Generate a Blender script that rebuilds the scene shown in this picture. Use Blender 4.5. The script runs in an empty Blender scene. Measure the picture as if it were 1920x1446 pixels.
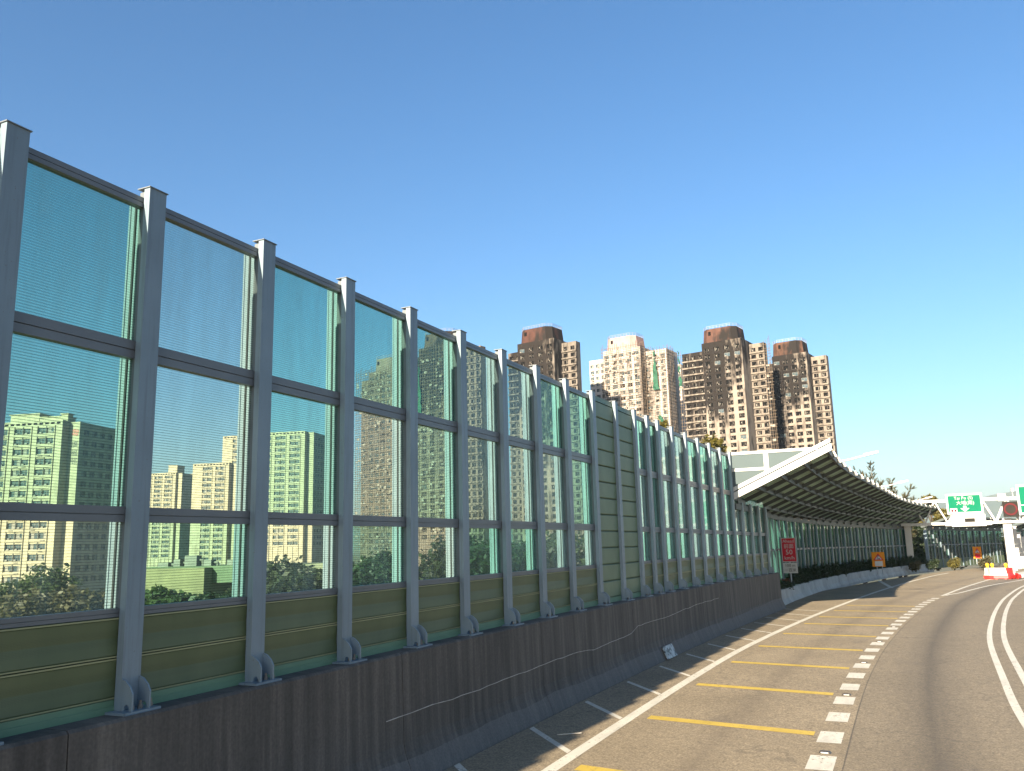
import bpy, math, random
import numpy as np
from mathutils import Matrix, Vector

R = math.radians
rng = random.Random(7)
sc = bpy.context.scene
COL = sc.collection

# ------------------------------------------------------------------ camera
CAM_H = 3.6
M = ((0.90839844, 0.10040527, 0.40587074),
     (0.41734228, -0.1591171, -0.89471066),
     (-0.02525269, 0.98214079, -0.18644509))
cam = bpy.data.cameras.new('camera')
cam.sensor_fit = 'HORIZONTAL'
cam.sensor_width = 36.0
cam.lens = 1580.0 / 1920.0 * 36.0
cam.clip_start = 0.1
cam.clip_end = 30000
cam_o = bpy.data.objects.new('camera', cam)
COL.objects.link(cam_o)
cam_o.matrix_world = Matrix(((*M[0], 0), (*M[1], 0), (*M[2], CAM_H), (0, 0, 0, 1)))
sc.camera = cam_o

# ------------------------------------------------------------------ sky, sun, exposure
SUN_DIR = Vector((0.225, 2.61, -1.0)).normalized()          # the way the light travels
SUN_EL = math.asin(-SUN_DIR.z)
SUN_HEAD = math.atan2(-SUN_DIR.x, -SUN_DIR.y) % (2 * math.pi)
world = bpy.data.worlds.new('World')
sc.world = world
world.use_nodes = True
_n = world.node_tree.nodes
sky = _n.new('ShaderNodeTexSky')
sky.sky_type = 'NISHITA'
sky.sun_disc = False
sky.sun_elevation = SUN_EL
sky.sun_rotation = SUN_HEAD
sky.altitude = 20
sky.air_density = 1.15
sky.dust_density = 1.8
sky.ozone_density = 4.3
_n['Background'].inputs[1].default_value = 0.055
_hs = _n.new('ShaderNodeHueSaturation')
_hs.inputs['Saturation'].default_value = 1.12
world.node_tree.links.new(sky.outputs[0], _hs.inputs['Color'])
world.node_tree.links.new(_hs.outputs[0], _n['Background'].inputs[0])
sun = bpy.data.lights.new('sun', 'SUN')
sun.energy = 5.0
sun.angle = R(0.5)
sun.color = (1.0, 0.86, 0.66)
sun_o = bpy.data.objects.new('sun', sun)
COL.objects.link(sun_o)
sun_o.rotation_euler = SUN_DIR.to_track_quat('-Z', 'Y').to_euler()
sc.view_settings.view_transform = 'Standard'
sc.view_settings.look = 'None'
sc.view_settings.gamma = 1.0
sc.view_settings.use_curve_mapping = False
sc.view_settings.exposure = 2.0
sc.cycles.transparent_max_bounces = 24
sc.cycles.max_bounces = 8
sc.cycles.use_denoising = True

# ------------------------------------------------------------------ materials
MATS = {}


class NT:
    def __init__(s, name):
        s.m = bpy.data.materials.new(name)
        s.m.use_nodes = True
        s.t = s.m.node_tree
        s.b = s.t.nodes['Principled BSDF']
        s.out = s.t.nodes['Material Output']

    def n(s, typ, **kw):
        k = s.t.nodes.new('ShaderNode' + typ)
        for a, v in kw.items():
            setattr(k, a, v)
        return k

    def l(s, a, b):
        s.t.links.new(a, b)

    def math(s, op, a, b=None, clamp=False):
        k = s.n('Math', operation=op)
        k.use_clamp = clamp
        for i, v in enumerate((a, b)):
            if v is None:
                continue
            if isinstance(v, (int, float)):
                k.inputs[i].default_value = v
            else:
                s.l(v, k.inputs[i])
        return k.outputs[0]

    def coord(s, kind='Object'):
        return s.n('TexCoord').outputs[kind]

    def pos(s):
        return s.n('NewGeometry').outputs['Position']

    def mapv(s, v, scale=(1, 1, 1), loc=(0, 0, 0)):
        k = s.n('Mapping')
        k.inputs['Scale'].default_value = scale
        k.inputs['Location'].default_value = loc
        s.l(v, k.inputs[0])
        return k.outputs[0]

    def noise(s, v, scale, detail=4, rough=0.55):
        k = s.n('TexNoise')
        k.inputs['Scale'].default_value = scale
        k.inputs['Detail'].default_value = detail
        k.inputs['Roughness'].default_value = rough
        s.l(v, k.inputs['Vector'])
        return k.outputs[0]

    def ramp(s, f, stops):
        k = s.n('ValToRGB')
        e = k.color_ramp.elements
        while len(e) < len(stops):
            e.new(0.5)
        for i, (p, c) in enumerate(stops):
            e[i].position = p
            e[i].color = c if len(c) == 4 else (*c, 1)
        s.l(f, k.inputs[0])
        return k.outputs[0]

    def mix(s, f, a, b, mode='MIX'):
        k = s.n('Mix', data_type='RGBA', blend_type=mode)
        for sock, v in ((k.inputs[0], f), (k.inputs[6], a), (k.inputs[7], b)):
            if isinstance(v, (int, float)):
                sock.default_value = v
            elif isinstance(v, tuple):
                sock.default_value = v if len(v) == 4 else (*v, 1)
            else:
                s.l(v, sock)
        return k.outputs[2]

    def sep(s, v):
        k = s.n('SeparateXYZ')
        s.l(v, k.inputs[0])
        return k.outputs

    def bump(s, h, strength=0.3, dist=0.02):
        k = s.n('Bump')
        k.inputs['Strength'].default_value = strength
        k.inputs['Distance'].default_value = dist
        s.l(h, k.inputs['Height'])
        s.l(k.outputs[0], s.b.inputs['Normal'])

    def base(s, c):
        if isinstance(c, tuple):
            s.b.inputs['Base Color'].default_value = (*c, 1)
        else:
            s.l(c, s.b.inputs['Base Color'])


def simple(name, c, rough=0.6, metal=0.0, vary=0.15, scale=3.0, coordk='Object', spec=0.5, bump=0.0):
    s = NT(name)
    v = s.coord(coordk)
    f = s.noise(v, scale, 5)
    lo = tuple(x * (1 - vary) for x in c)
    hi = tuple(min(1, x * (1 + vary)) for x in c)
    s.base(s.ramp(f, [(0.3, lo), (0.7, hi)]))
    s.b.inputs['Roughness'].default_value = rough
    s.b.inputs['Metallic'].default_value = metal
    s.b.inputs['Specular IOR Level'].default_value = spec
    if bump:
        s.bump(s.noise(v, scale * 6, 4), bump)
    MATS[name] = s.m
    return s.m


def streaked(name, c, rough):
    s = NT(name)
    p = s.pos()
    f = s.noise(p, 1.2, 5)
    st = s.noise(s.mapv(p, (7, 7, 0.35)), 1.6, 5, 0.65)
    sp = s.noise(p, 38, 3)
    col = s.ramp(f, [(0.3, tuple(x * 0.88 for x in c)), (0.7, tuple(x * 1.10 for x in c))])
    col = s.mix(s.ramp(st, [(0.50, (0, 0, 0)), (0.72, (0.55, 0.55, 0.55))]), col, tuple(x * 0.55 for x in c))
    col = s.mix(s.ramp(sp, [(0.66, (0, 0, 0)), (0.72, (0.5, 0.5, 0.5))]), col, (0.10, 0.075, 0.05))
    s.base(col)
    s.b.inputs['Roughness'].default_value = rough
    MATS[name] = s.m


streaked('post_paint', (0.155, 0.208, 0.245), 0.45)
simple('rail_paint', (0.115, 0.128, 0.138), 0.4, 0.0, 0.12, 2.0)
simple('channel', (0.085, 0.10, 0.11), 0.6, 0, 0.2, 2)
simple('black_strip', (0.006, 0.008, 0.008), 0.7, 0, 0.2, 2)
simple('skirt_green', (0.12, 0.21, 0.125), 0.5, 0, 0.15, 2)
simple('bolt_steel', (0.22, 0.20, 0.18), 0.5, 0.6, 0.2, 9)
simple('white_paint', (0.38, 0.375, 0.355), 0.45, 0, 0.05, 1)
simple('sign_white', (0.42, 0.42, 0.41), 0.8, 0, 0.04, 1, spec=0.15)
simple('sign_green', (0.001176, 0.1118, 0.05882), 0.8, 0, 0.05, 1, spec=0.15)
simple('sign_red', (0.42, 0.015, 0.03), 0.8, 0, 0.08, 2, spec=0.15)
simple('sign_orange', (0.55, 0.20, 0.015), 0.8, 0, 0.08, 2, spec=0.15)
simple('sign_back', (0.30, 0.31, 0.31), 0.5, 0.3, 0.1, 2)
simple('black_paint', (0.02, 0.02, 0.02), 0.5, 0, 0.1, 2)
simple('ring_red', (0.08235, 0.01176, 0.01471), 0.8, 0, 0.1, 2, spec=0.15)
simple('matrix_dark', (0.01765, 0.01588, 0.01353), 0.8, 0, 0.2, 8, spec=0.15)
simple('plastic_red', (0.32, 0.02, 0.018), 0.4, 0, 0.1, 3)
simple('plastic_orange', (0.80, 0.22, 0.04), 0.4, 0, 0.1, 3)
simple('lamp_amber', (0.75, 0.33, 0.005), 0.25, 0, 0.05, 3)
simple('pole_grey', (0.33, 0.35, 0.37), 0.45, 0.3, 0.1, 2)
simple('roof_rib', (0.30, 0.42, 0.33), 0.45, 0, 0.3, 0.8)
simple('roof_panel', (0.12, 0.17, 0.135), 0.45, 0, 0.35, 0.8)
simple('roof_beam', (0.045, 0.055, 0.055), 0.5, 0, 0.2, 1)
simple('gable_panel', (0.055, 0.078, 0.082), 0.8, 0, 0.06, 0.6)
simple('bark', (0.10, 0.075, 0.05), 0.9, 0, 0.3, 4, bump=0.5)
simple('net_green', (0.008, 0.065, 0.034), 0.8, 0, 0.35, 0.6)
simple('bamboo', (0.1, 0.07059, 0.04412), 0.8, 0, 0.4, 0.7)
simple('window_dark', (0.006, 0.0055, 0.005), 0.9, 0, 0.4, 0.4, spec=0.1)
simple('window_glass', (0.05, 0.075, 0.085), 0.08, 0, 0.4, 0.3)
simple('window_frame', (0.1412, 0.1294, 0.1118), 0.5, 0, 0.2, 1)
simple('curtain', (0.2118, 0.1941, 0.1647), 0.8, 0, 0.2, 1)
simple('burnt_frame', (0.08824, 0.07353, 0.05882), 0.7, 0, 0.5, 1.2)
simple('ac_unit', (0.1647, 0.1529, 0.1294), 0.6, 0, 0.25, 1)
simple('pipe', (0.16, 0.15, 0.12), 0.6, 0, 0.2, 1)
simple('emblem_red', (0.45, 0.03, 0.05), 0.5, 0, 0.1, 1)
simple('railing', (0.20, 0.21, 0.25), 0.5, 0.3, 0.2, 1)
simple('brown_flat', (0.012, 0.0085, 0.006), 0.9, 0, 0.2, 1)
simple('litter', (0.40, 0.37, 0.31), 0.8, 0, 0.2, 8)
simple('stud_dark', (0.05, 0.045, 0.04), 0.5, 0.2, 0.2, 8)


def leafmat(name, c, vary=0.5, trans=0.35):
    s = NT(name)
    g = s.n('NewGeometry')
    f = s.noise(g.outputs['Position'], 1.3, 3)
    k = s.math('MULTIPLY', s.math('ADD', f, g.outputs['Random Per Island']), 0.5)
    s.base(s.ramp(k, [(0.25, tuple(x * (1 - vary) for x in c)), (0.75, tuple(x * (1 + vary) for x in c))]))
    s.b.inputs['Roughness'].default_value = 0.55
    tr = s.n('BsdfTranslucent')
    tr.inputs[0].default_value = (c[0] * 1.6, c[1] * 1.7, c[2] * 1.0, 1)
    mx = s.n('MixShader')
    mx.inputs[0].default_value = trans
    s.l(s.b.outputs[0], mx.inputs[1])
    s.l(tr.outputs[0], mx.inputs[2])
    s.l(mx.outputs[0], s.out.inputs[0])
    MATS[name] = s.m


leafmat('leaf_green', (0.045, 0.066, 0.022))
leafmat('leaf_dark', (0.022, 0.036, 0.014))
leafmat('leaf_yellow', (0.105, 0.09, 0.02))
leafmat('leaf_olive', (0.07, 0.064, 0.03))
leafmat('leaf_red', (0.16, 0.05, 0.03))


def glassmat(name, tint, lines, dust):
    s = NT(name)
    tr = s.n('BsdfTransparent')
    rnd = s.n('ObjectInfo').outputs['Random']
    z = s.sep(s.coord('Object'))[2]
    p = s.pos()
    dim = s.mix(rnd, tuple(x * 0.93 for x in tint), tuple(min(1, x * 1.03) for x in tint))
    if lines:
        fr = s.math('FRACT', s.math('MULTIPLY', z, 1 / 0.031))
        ln = s.math('LESS_THAN', fr, 0.14)
        dim = s.mix(s.math('MULTIPLY', ln, 0.62), dim, (0.05, 0.09, 0.08))
    s.l(dim, tr.inputs[0])
    gl = s.n('BsdfGlossy')
    gl.inputs['Roughness'].default_value = 0.05
    gl.inputs[0].default_value = (0.9, 0.95, 0.95, 1)
    bp = s.n('Bump')                                  # slightly wavy sheet
    bp.inputs['Strength'].default_value = 0.10
    bp.inputs['Distance'].default_value = 0.05
    s.l(s.noise(s.mapv(p, (1, 1, 0.6)), 1.3, 2), bp.inputs['Height'])
    s.l(bp.outputs[0], gl.inputs['Normal'])
    lw = s.n('LayerWeight')
    fac = s.math('ADD', s.math('MULTIPLY', s.math('POWER', lw.outputs['Facing'], 5.0), 0.42), 0.03)
    m1 = s.n('MixShader')
    s.l(fac, m1.inputs[0])
    s.l(tr.outputs[0], m1.inputs[1])
    s.l(gl.outputs[0], m1.inputs[2])
    df = s.n('BsdfDiffuse')
    df.inputs[0].default_value = (0.34, 0.46, 0.43, 1)
    m2 = s.n('MixShader')
    smear = s.noise(s.mapv(p, (3, 3, 0.5)), 1.4, 6, 0.65)
    spots = s.noise(p, 26, 3)
    amt = s.math('MULTIPLY', s.math('POWER', smear, 2.0), dust * 4.0)
    amt = s.math('MULTIPLY', amt, s.math('ADD', 0.6, s.math('MULTIPLY', rnd, 0.8)))
    amt = s.math('ADD', amt, s.math('MULTIPLY', s.math('GREATER_THAN', spots, 0.70), 0.05))
    s.l(amt, m2.inputs[0])
    s.l(m1.outputs[0], m2.inputs[1])
    s.l(df.outputs[0], m2.inputs[2])
    s.l(m2.outputs[0], s.out.inputs[0])
    MATS[name] = s.m


# tints are per face, each pane has two
glassmat('pane_teal', (0.68, 0.89, 0.81), True, 0.085)
glassmat('pane_clear', (0.87, 0.95, 0.90), True, 0.11)
glassmat('pane_teal_far', (0.57, 0.82, 0.73), False, 0.10)
glassmat('pane_clear_far', (0.72, 0.84, 0.80), False, 0.15)
glassmat('pane_dark', (0.40, 0.62, 0.53), False, 0.03)


def cassette_mat(name, c1, c2):
    s = NT(name)
    v = s.coord('Object')
    p = s.pos()
    dots = s.n('TexVoronoi')
    dots.inputs['Scale'].default_value = 70
    dots.inputs['Randomness'].default_value = 0.0
    s.l(p, dots.inputs['Vector'])
    d = s.math('LESS_THAN', dots.outputs[0], 0.28)
    f = s.noise(s.mapv(p, (1, 1, 0.4)), 1.7, 5)
    base = s.ramp(f, [(0.3, c1), (0.72, c2)])
    s.base(s.mix(s.math('MULTIPLY', d, 0.5), base, tuple(x * 0.3 for x in c1)))
    s.b.inputs['Roughness'].default_value = 0.5
    MATS[name] = s.m


cassette_mat('cassette_dark', (0.066, 0.092, 0.040), (0.096, 0.120, 0.055))
cassette_mat('cassette_light', (0.095, 0.145, 0.080), (0.125, 0.18, 0.105))
simple('cassette_edge', (0.24, 0.25, 0.13), 0.5, 0, 0.1, 2)


def concrete_mat():
    s = NT('parapet_concrete')
    p = s.pos()
    big = s.noise(p, 0.5, 6)
    streak = s.noise(s.mapv(p, (1.0, 3.2, 0.16)), 1.6, 6, 0.65)
    fine = s.noise(p, 28, 5)
    a = s.ramp(streak, [(0.34, (0.034, 0.030, 0.025)), (0.50, (0.070, 0.062, 0.053)), (0.64, (0.128, 0.112, 0.094))])
    b = s.mix(0.35, a, s.ramp(big, [(0.3, (0.050, 0.044, 0.039)), (0.7, (0.120, 0.106, 0.094))]))
    z = s.sep(p)[2]
    toe = s.math('LESS_THAN', s.math('ADD', z, s.math('MULTIPLY', big, 0.25)), 0.48)
    b = s.mix(s.math('MULTIPLY', toe, 0.45), b, (0.14, 0.132, 0.125))
    s.base(s.mix(0.5, b, s.ramp(fine, [(0.3, (0.3,) * 3), (0.7, (0.7,) * 3)]), 'OVERLAY'))
    s.b.inputs['Roughness'].default_value = 0.85
    s.bump(s.math('ADD', fine, s.math('MULTIPLY', streak, 0.6)), 0.35, 0.012)
    MATS['parapet_concrete'] = s.m
    s = NT('low_parapet')
    p = s.pos()
    f = s.noise(p, 0.7, 6)
    g = s.noise(s.mapv(p, (2, 2, 0.3)), 1.4, 5)
    a = s.ramp(f, [(0.3, (0.30, 0.29, 0.265)), (0.7, (0.46, 0.45, 0.42))])
    s.base(s.mix(s.ramp(g, [(0.55, (0, 0, 0)), (0.75, (0.7, 0.7, 0.7))]), a, (0.2, 0.19, 0.17)))
    s.b.inputs['Roughness'].default_value = 0.85
    s.bump(s.noise(p, 30, 4), 0.3, 0.01)
    MATS['low_parapet'] = s.m


concrete_mat()


def asphalt_mat():
    s = NT('asphalt')
    p = s.pos()
    uv = s.coord('UV')
    u = s.sep(uv)[0]
    fine = s.noise(p, 24, 3, 0.75)
    mid = s.noise(p, 7, 4, 0.7)
    big = s.noise(p, 0.35, 5)
    lng = s.noise(s.mapv(uv, (1.6, 0.05, 1)), 1.2, 5)
    base = s.ramp(big, [(0.3, (0.172, 0.136, 0.086)), (0.7, (0.226, 0.180, 0.116))])
    grain = s.ramp(s.math('ADD', s.math('MULTIPLY', fine, 0.7), s.math('MULTIPLY', mid, 0.3)),
                   [(0.36, (0.12, 0.12, 0.12)), (0.5, (0.48, 0.48, 0.48)), (0.62, (0.88, 0.88, 0.88))])
    c = s.mix(0.75, base, grain, 'OVERLAY')
    # our lane: greyer, older surfacing right of the dashed line, with an oil-darkened centre
    right = s.math('GREATER_THAN', s.math('ADD', u, s.math('MULTIPLY', lng, 0.05)), 0.36)
    c = s.mix(s.math('MULTIPLY', right, 0.55), c, s.mix(0.7, (0.142, 0.116, 0.078), grain, 'OVERLAY'))

    def band(c0, w, amt):
        d = s.math('ABSOLUTE', s.math('SUBTRACT', s.math('ADD', u, s.math('MULTIPLY', s.math('SUBTRACT', lng, 0.5), 0.5)), c0))
        k = s.math('SUBTRACT', 1.0, s.math('DIVIDE', d, w), clamp=True)
        return s.math('MULTIPLY', s.math('MULTIPLY', k, k), amt)
    c = s.mix(band(1.75, 1.15, 0.65), c, (0.04412, 0.03529, 0.02471))
    c = s.mix(band(-1.9, 0.8, 0.35), c, (0.07647, 0.05882, 0.04))
    c = s.mix(band(5.6, 0.8, 0.6), c, (0.05, 0.04118, 0.02941))
    patch = s.noise(s.mapv(uv, (0.9, 0.25, 1)), 0.8, 4)
    c = s.mix(s.ramp(patch, [(0.62, (0, 0, 0)), (0.75, (0.5, 0.5, 0.5))]), c, (0.07, 0.06, 0.05))
    # fine cracks, broken up, and the paving seam beside the dashed line
    vo = s.n('TexVoronoi', feature='DISTANCE_TO_EDGE')
    vo.inputs['Scale'].default_value = 0.22
    wv = s.n('VectorMath', operation='ADD')
    s.l(p, wv.inputs[0])
    nz = s.n('TexNoise')
    nz.inputs['Scale'].default_value = 1.5
    nz.inputs['Detail'].default_value = 5
    s.l(p, nz.inputs['Vector'])
    s.l(nz.outputs['Color'], wv.inputs[1])
    s.l(wv.outputs[0], vo.inputs['Vector'])
    ck = s.math('MULTIPLY', s.math('LESS_THAN', vo.outputs['Distance'], 0.006), s.math('GREATER_THAN', big, 0.50))
    c = s.mix(s.math('MULTIPLY', ck, 0.3), c, (0.03, 0.026, 0.02))
    seam = s.math('LESS_THAN', s.math('ABSOLUTE', s.math('SUBTRACT', s.math('ADD', u, s.math('MULTIPLY', lng, 0.05)), 0.37)), 0.014)
    c = s.mix(s.math('MULTIPLY', seam, 0.6), c, (0.035, 0.03, 0.024))
    drip = s.noise(s.mapv(uv, (3.0, 1.2, 1)), 1.6, 3, 0.6)
    c = s.mix(s.ramp(drip, [(0.70, (0, 0, 0)), (0.82, (0.25, 0.25, 0.25))]), c, (0.05, 0.042, 0.032))
    s.base(c)
    s.b.inputs['Roughness'].default_value = 0.78
    s.bump(s.math('ADD', fine, s.math('MULTIPLY', mid, 0.5)), 0.5, 0.012)
    MATS['asphalt'] = s.m


asphalt_mat()


def paint_mat(name, c, wear=0.62):
    s = NT(name)
    p = s.pos()
    w = s.noise(p, 14, 6, 0.75)
    b = s.noise(p, 1.1, 3)
    k = s.ramp(s.math('ADD', s.math('MULTIPLY', w, 0.75), s.math('MULTIPLY', b, 0.25)),
               [(wear, (0, 0, 0)), (wear + 0.035, (1, 1, 1))])
    cc = s.ramp(b, [(0.3, tuple(x * 0.80 for x in c)), (0.7, c)])
    dirt = s.noise(s.mapv(p, (2.2, 0.5, 1)), 1.5, 5, 0.7)
    cc = s.mix(s.ramp(dirt, [(0.48, (0, 0, 0)), (0.75, (0.55, 0.55, 0.55))]), cc, tuple(x * 0.45 for x in c))
    s.base(s.mix(k, cc, (0.1118, 0.08824, 0.05882)))
    s.b.inputs['Roughness'].default_value = 0.65
    MATS[name] = s.m


paint_mat('line_white', (0.55, 0.52, 0.44), 0.565)
paint_mat('line_yellow', (0.47, 0.33, 0.05), 0.585)
paint_mat('line_faded', (0.22, 0.19, 0.15), 0.50)


def ground_mat():
    s = NT('ground_soil')
    p = s.pos()
    f = s.noise(p, 0.05, 6)
    s.base(s.ramp(f, [(0.3, (0.05, 0.065, 0.03)), (0.6, (0.10, 0.09, 0.055)), (0.8, (0.15, 0.13, 0.09))]))
    s.b.inputs['Roughness'].default_value = 0.95
    MATS['ground_soil'] = s.m
    s = NT('hill')
    f = s.noise(s.pos(), 0.004, 6)
    s.base(s.ramp(f, [(0.3, (0.035, 0.055, 0.03)), (0.7, (0.075, 0.085, 0.045))]))
    s.b.inputs['Roughness'].default_value = 0.95
    MATS['hill'] = s.m


ground_mat()


def tower_mat(name, base, soot_c, spots, amount=1.0, streaks=0.5):
    """wall plaster with smoke stains: spots = (x, z, rx, rz, strength) in the tower's own frame"""
    s = NT(name)
    v = s.coord('Object')
    x, y, z = s.sep(v)
    f = s.noise(v, 0.35, 6)
    col = s.ramp(f, [(0.3, tuple(q * 0.80 for q in base)), (0.7, tuple(min(1, q * 1.12) for q in base))])
    wob = s.noise(s.mapv(v, (1, 1, 0.38)), 0.34, 5, 0.6)
    up = s.noise(s.mapv(v, (0.9, 0.9, 0.10)), 0.7, 5, 0.6)
    tot = None
    for (cx, cz, rx, rz, st) in spots:
        dx = s.math('DIVIDE', s.math('SUBTRACT', x, cx), rx)
        dz = s.math('DIVIDE', s.math('SUBTRACT', z, cz), rz)
        d = s.math('SQRT', s.math('ADD', s.math('MULTIPLY', dx, dx), s.math('MULTIPLY', dz, dz)))
        k = s.math('MULTIPLY', s.math('SUBTRACT', 1.25, d, clamp=True), st)
        tot = k if tot is None else s.math('MAXIMUM', tot, k)
    m = s.math('MULTIPLY', s.math('SUBTRACT', up, 0.42), streaks * 2.2)
    m = s.math('ADD', m, s.math('MULTIPLY', s.math('SUBTRACT', wob, 0.5), 2.0))
    if tot is not None:
        m = s.math('ADD', m, tot)
    m = s.math('MULTIPLY', s.math('SUBTRACT', m, 0.10), amount * 2.2, clamp=True)
    s.base(s.mix(m, col, soot_c))
    s.b.inputs['Roughness'].default_value = 0.9
    s.b.inputs['Specular IOR Level'].default_value = 0.2
    MATS[name] = s.m


# ------------------------------------------------------------------ mesh helpers
class MB:
    def __init__(s):
        s.v = []
        s.f = []
        s.mi = []
        s.uv = None

    def quad(s, a, b, c, d, mi=0):
        n = len(s.v)
        s.v += [tuple(a), tuple(b), tuple(c), tuple(d)]
        s.f.append((n, n + 1, n + 2, n + 3))
        s.mi.append(mi)

    def hexa(s, p, mi=0):
        """p: 8 points, 0-3 bottom ring, 4-7 top ring"""
        n = len(s.v)
        s.v += [tuple(q) for q in p]
        for f in ((0, 3, 2, 1), (4, 5, 6, 7), (0, 1, 5, 4), (1, 2, 6, 5), (2, 3, 7, 6), (3, 0, 4, 7)):
            s.f.append(tuple(n + i for i in f))
            s.mi.append(mi)

    def box(s, x0, x1, y0, y1, z0, z1, mi=0):
        s.hexa([(x0, y0, z0), (x1, y0, z0), (x1, y1, z0), (x0, y1, z0),
                (x0, y0, z1), (x1, y0, z1), (x1, y1, z1), (x0, y1, z1)], mi)

    def bar(s, a, b, w, h=None, mi=0):
        h = h or w
        a, b = Vector(a), Vector(b)
        d = (b - a).normalized()
        up = Vector((0, 0, 1)) if abs(d.z) < 0.95 else Vector((1, 0, 0))
        sx = d.cross(up).normalized() * (w / 2)
        sy = d.cross(sx).normalized() * (h / 2)
        s.hexa([a - sx - sy, a + sx - sy, a + sx + sy, a - sx + sy,
                b - sx - sy, b + sx - sy, b + sx + sy, b - sx + sy], mi)

    def tube(s, pts, rad, seg=8, mi=0, cap=True):
        n0 = len(s.v)
        rad = rad if isinstance(rad, (list, tuple)) else [rad] * len(pts)
        pts = [Vector(p) for p in pts]
        for i, p in enumerate(pts):
            d = (pts[min(i + 1, len(pts) - 1)] - pts[max(i - 1, 0)]).normalized()
            up = Vector((0, 0, 1)) if abs(d.z) < 0.9 else Vector((1, 0, 0))
            sx = d.cross(up).normalized()
            sy = d.cross(sx).normalized()
            for k in range(seg):
                a = 2 * math.pi * k / seg
                s.v.append(tuple(p + sx * math.cos(a) * rad[i] + sy * math.sin(a) * rad[i]))
        for i in range(len(pts) - 1):
            for k in range(seg):
                a = n0 + i * seg + k
                b = n0 + i * seg + (k + 1) % seg
                s.f.append((a, b, b + seg, a + seg))
                s.mi.append(mi)
        if cap:
            s.f.append(tuple(n0 + k for k in reversed(range(seg))))
            s.mi.append(mi)
            s.f.append(tuple(n0 + (len(pts) - 1) * seg + k for k in range(seg)))
            s.mi.append(mi)

    def prism(s, poly, ax, a0, a1, mi=0):
        """extrude a 2-D polygon along axis ax ('x','y','z')"""
        def P(p, t):
            return (t, p[0], p[1]) if ax == 'x' else (p[0], t, p[1]) if ax == 'y' else (p[0], p[1], t)
        n = len(s.v)
        k = len(poly)
        s.v += [P(p, a0) for p in poly] + [P(p, a1) for p in poly]
        s.f.append(tuple(range(n + k - 1, n - 1, -1)))
        s.f.append(tuple(range(n + k, n + 2 * k)))
        s.mi += [mi, mi]
        for i in range(k):
            j = (i + 1) % k
            s.f.append((n + i, n + j, n + k + j, n + k + i))
            s.mi.append(mi)

    def sweep(s, prof, path, closed=True, mi=0):
        """prof: list of (x,z) offsets; path: list of (x,y,z,heading)"""
        n0 = len(s.v)
        k = len(prof)
        for (X, Y, Z, hd) in path:
            c, sn = math.cos(hd), math.sin(hd)
            for (px, pz) in prof:
                s.v.append((X + px * c, Y - px * sn, Z + pz))
        for i in range(len(path) - 1):
            for j in range(k if closed else k - 1):
                a = n0 + i * k + j
                b = n0 + i * k + (j + 1) % k
                s.f.append((a, b, b + k, a + k))
                s.mi.append(mi)
        if closed:
            s.f.append(tuple(n0 + j for j in range(k)))
            s.f.append(tuple(n0 + (len(path) - 1) * k + j for j in reversed(range(k))))
            s.mi += [mi, mi]

    def mesh(s, name, mats, smooth=False):
        me = bpy.data.meshes.new(name)
        me.from_pydata(s.v, [], s.f)
        for m in (mats if isinstance(mats, (list, tuple)) else [mats]):
            me.materials.append(MATS[m])
        if any(s.mi):
            me.polygons.foreach_set('material_index', s.mi)
        if smooth:
            me.polygons.foreach_set('use_smooth', [True] * len(s.f))
        if s.uv:
            u = me.uv_layers.new(name='UVMap')
            for poly in me.polygons:
                for li in poly.loop_indices:
                    u.data[li].uv = s.uv[me.loops[li].vertex_index]
        me.update()
        return me

    def build(s, name, mats, parent=None, smooth=False, **kw):
        return obj(name, s.mesh(name, mats, smooth), parent, **kw)


WM = {}


def obj(name, me, parent=None, loc=(0, 0, 0), rz=0.0, scale=(1, 1, 1), local=False):
    """loc/rz are world values; with local=True they are in the parent's frame"""
    o = bpy.data.objects.new(name, me)
    COL.objects.link(o)
    o.location = loc
    o.rotation_euler = (0, 0, rz)
    o.scale = scale
    m = Matrix.Translation(loc) @ Matrix.Rotation(rz, 4, 'Z') @ Matrix.Diagonal((*scale, 1))
    if parent is not None:
        o.parent = parent
        if not local:
            o.matrix_parent_inverse = WM[parent].inverted()
            WM[o] = m
        else:
            WM[o] = WM[parent] @ m
    else:
        WM[o] = m
    return o


def tag(o, label, cat, group=None):
    o['label'] = label
    o['category'] = cat
    if group:
        o['group'] = group
    return o


def thing(name, label, cat, loc=(0, 0, 0), rz=0.0, group=None):
    return tag(obj(name, None, None, loc, rz), label, cat, group)


def structure(o):
    o['kind'] = 'structure'
    return o


def spline(pts):
    ys = np.array([p[0] for p in pts], float)
    xs = np.array([p[1] for p in pts], float)
    m = np.zeros(len(ys))
    for i in range(len(ys)):
        a, b = max(i - 1, 0), min(i + 1, len(ys) - 1)
        m[i] = (xs[b] - xs[a]) / (ys[b] - ys[a])
    m[0] = 0.0

    def f(y):
        if y <= ys[0]:
            return float(xs[0] + m[0] * (y - ys[0]))
        if y >= ys[-1]:
            return float(xs[-1] + m[-1] * (y - ys[-1]))
        i = int(np.searchsorted(ys, y)) - 1
        h = ys[i + 1] - ys[i]
        t = (y - ys[i]) / h
        return float((2 * t**3 - 3 * t**2 + 1) * xs[i] + (t**3 - 2 * t**2 + t) * h * m[i]
                     + (-2 * t**3 + 3 * t**2) * xs[i + 1] + (t**3 - t**2) * h * m[i + 1])
    return f


def head(f, y):
    return math.atan2(f(y + 0.5) - f(y - 0.5), 1.0)


def drop(Y):
    if Y < 12:
        return 0.0
    if Y < 40:
        return 0.000166 * (Y - 12) ** 2
    return 0.1301 + 0.0093 * (Y - 40)


def GZ(Y):
    return -drop(Y)


def frange(a, b, st):
    n = max(1, int(round((b - a) / st)))
    return [a + (b - a) * i / n for i in range(n + 1)]


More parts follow.
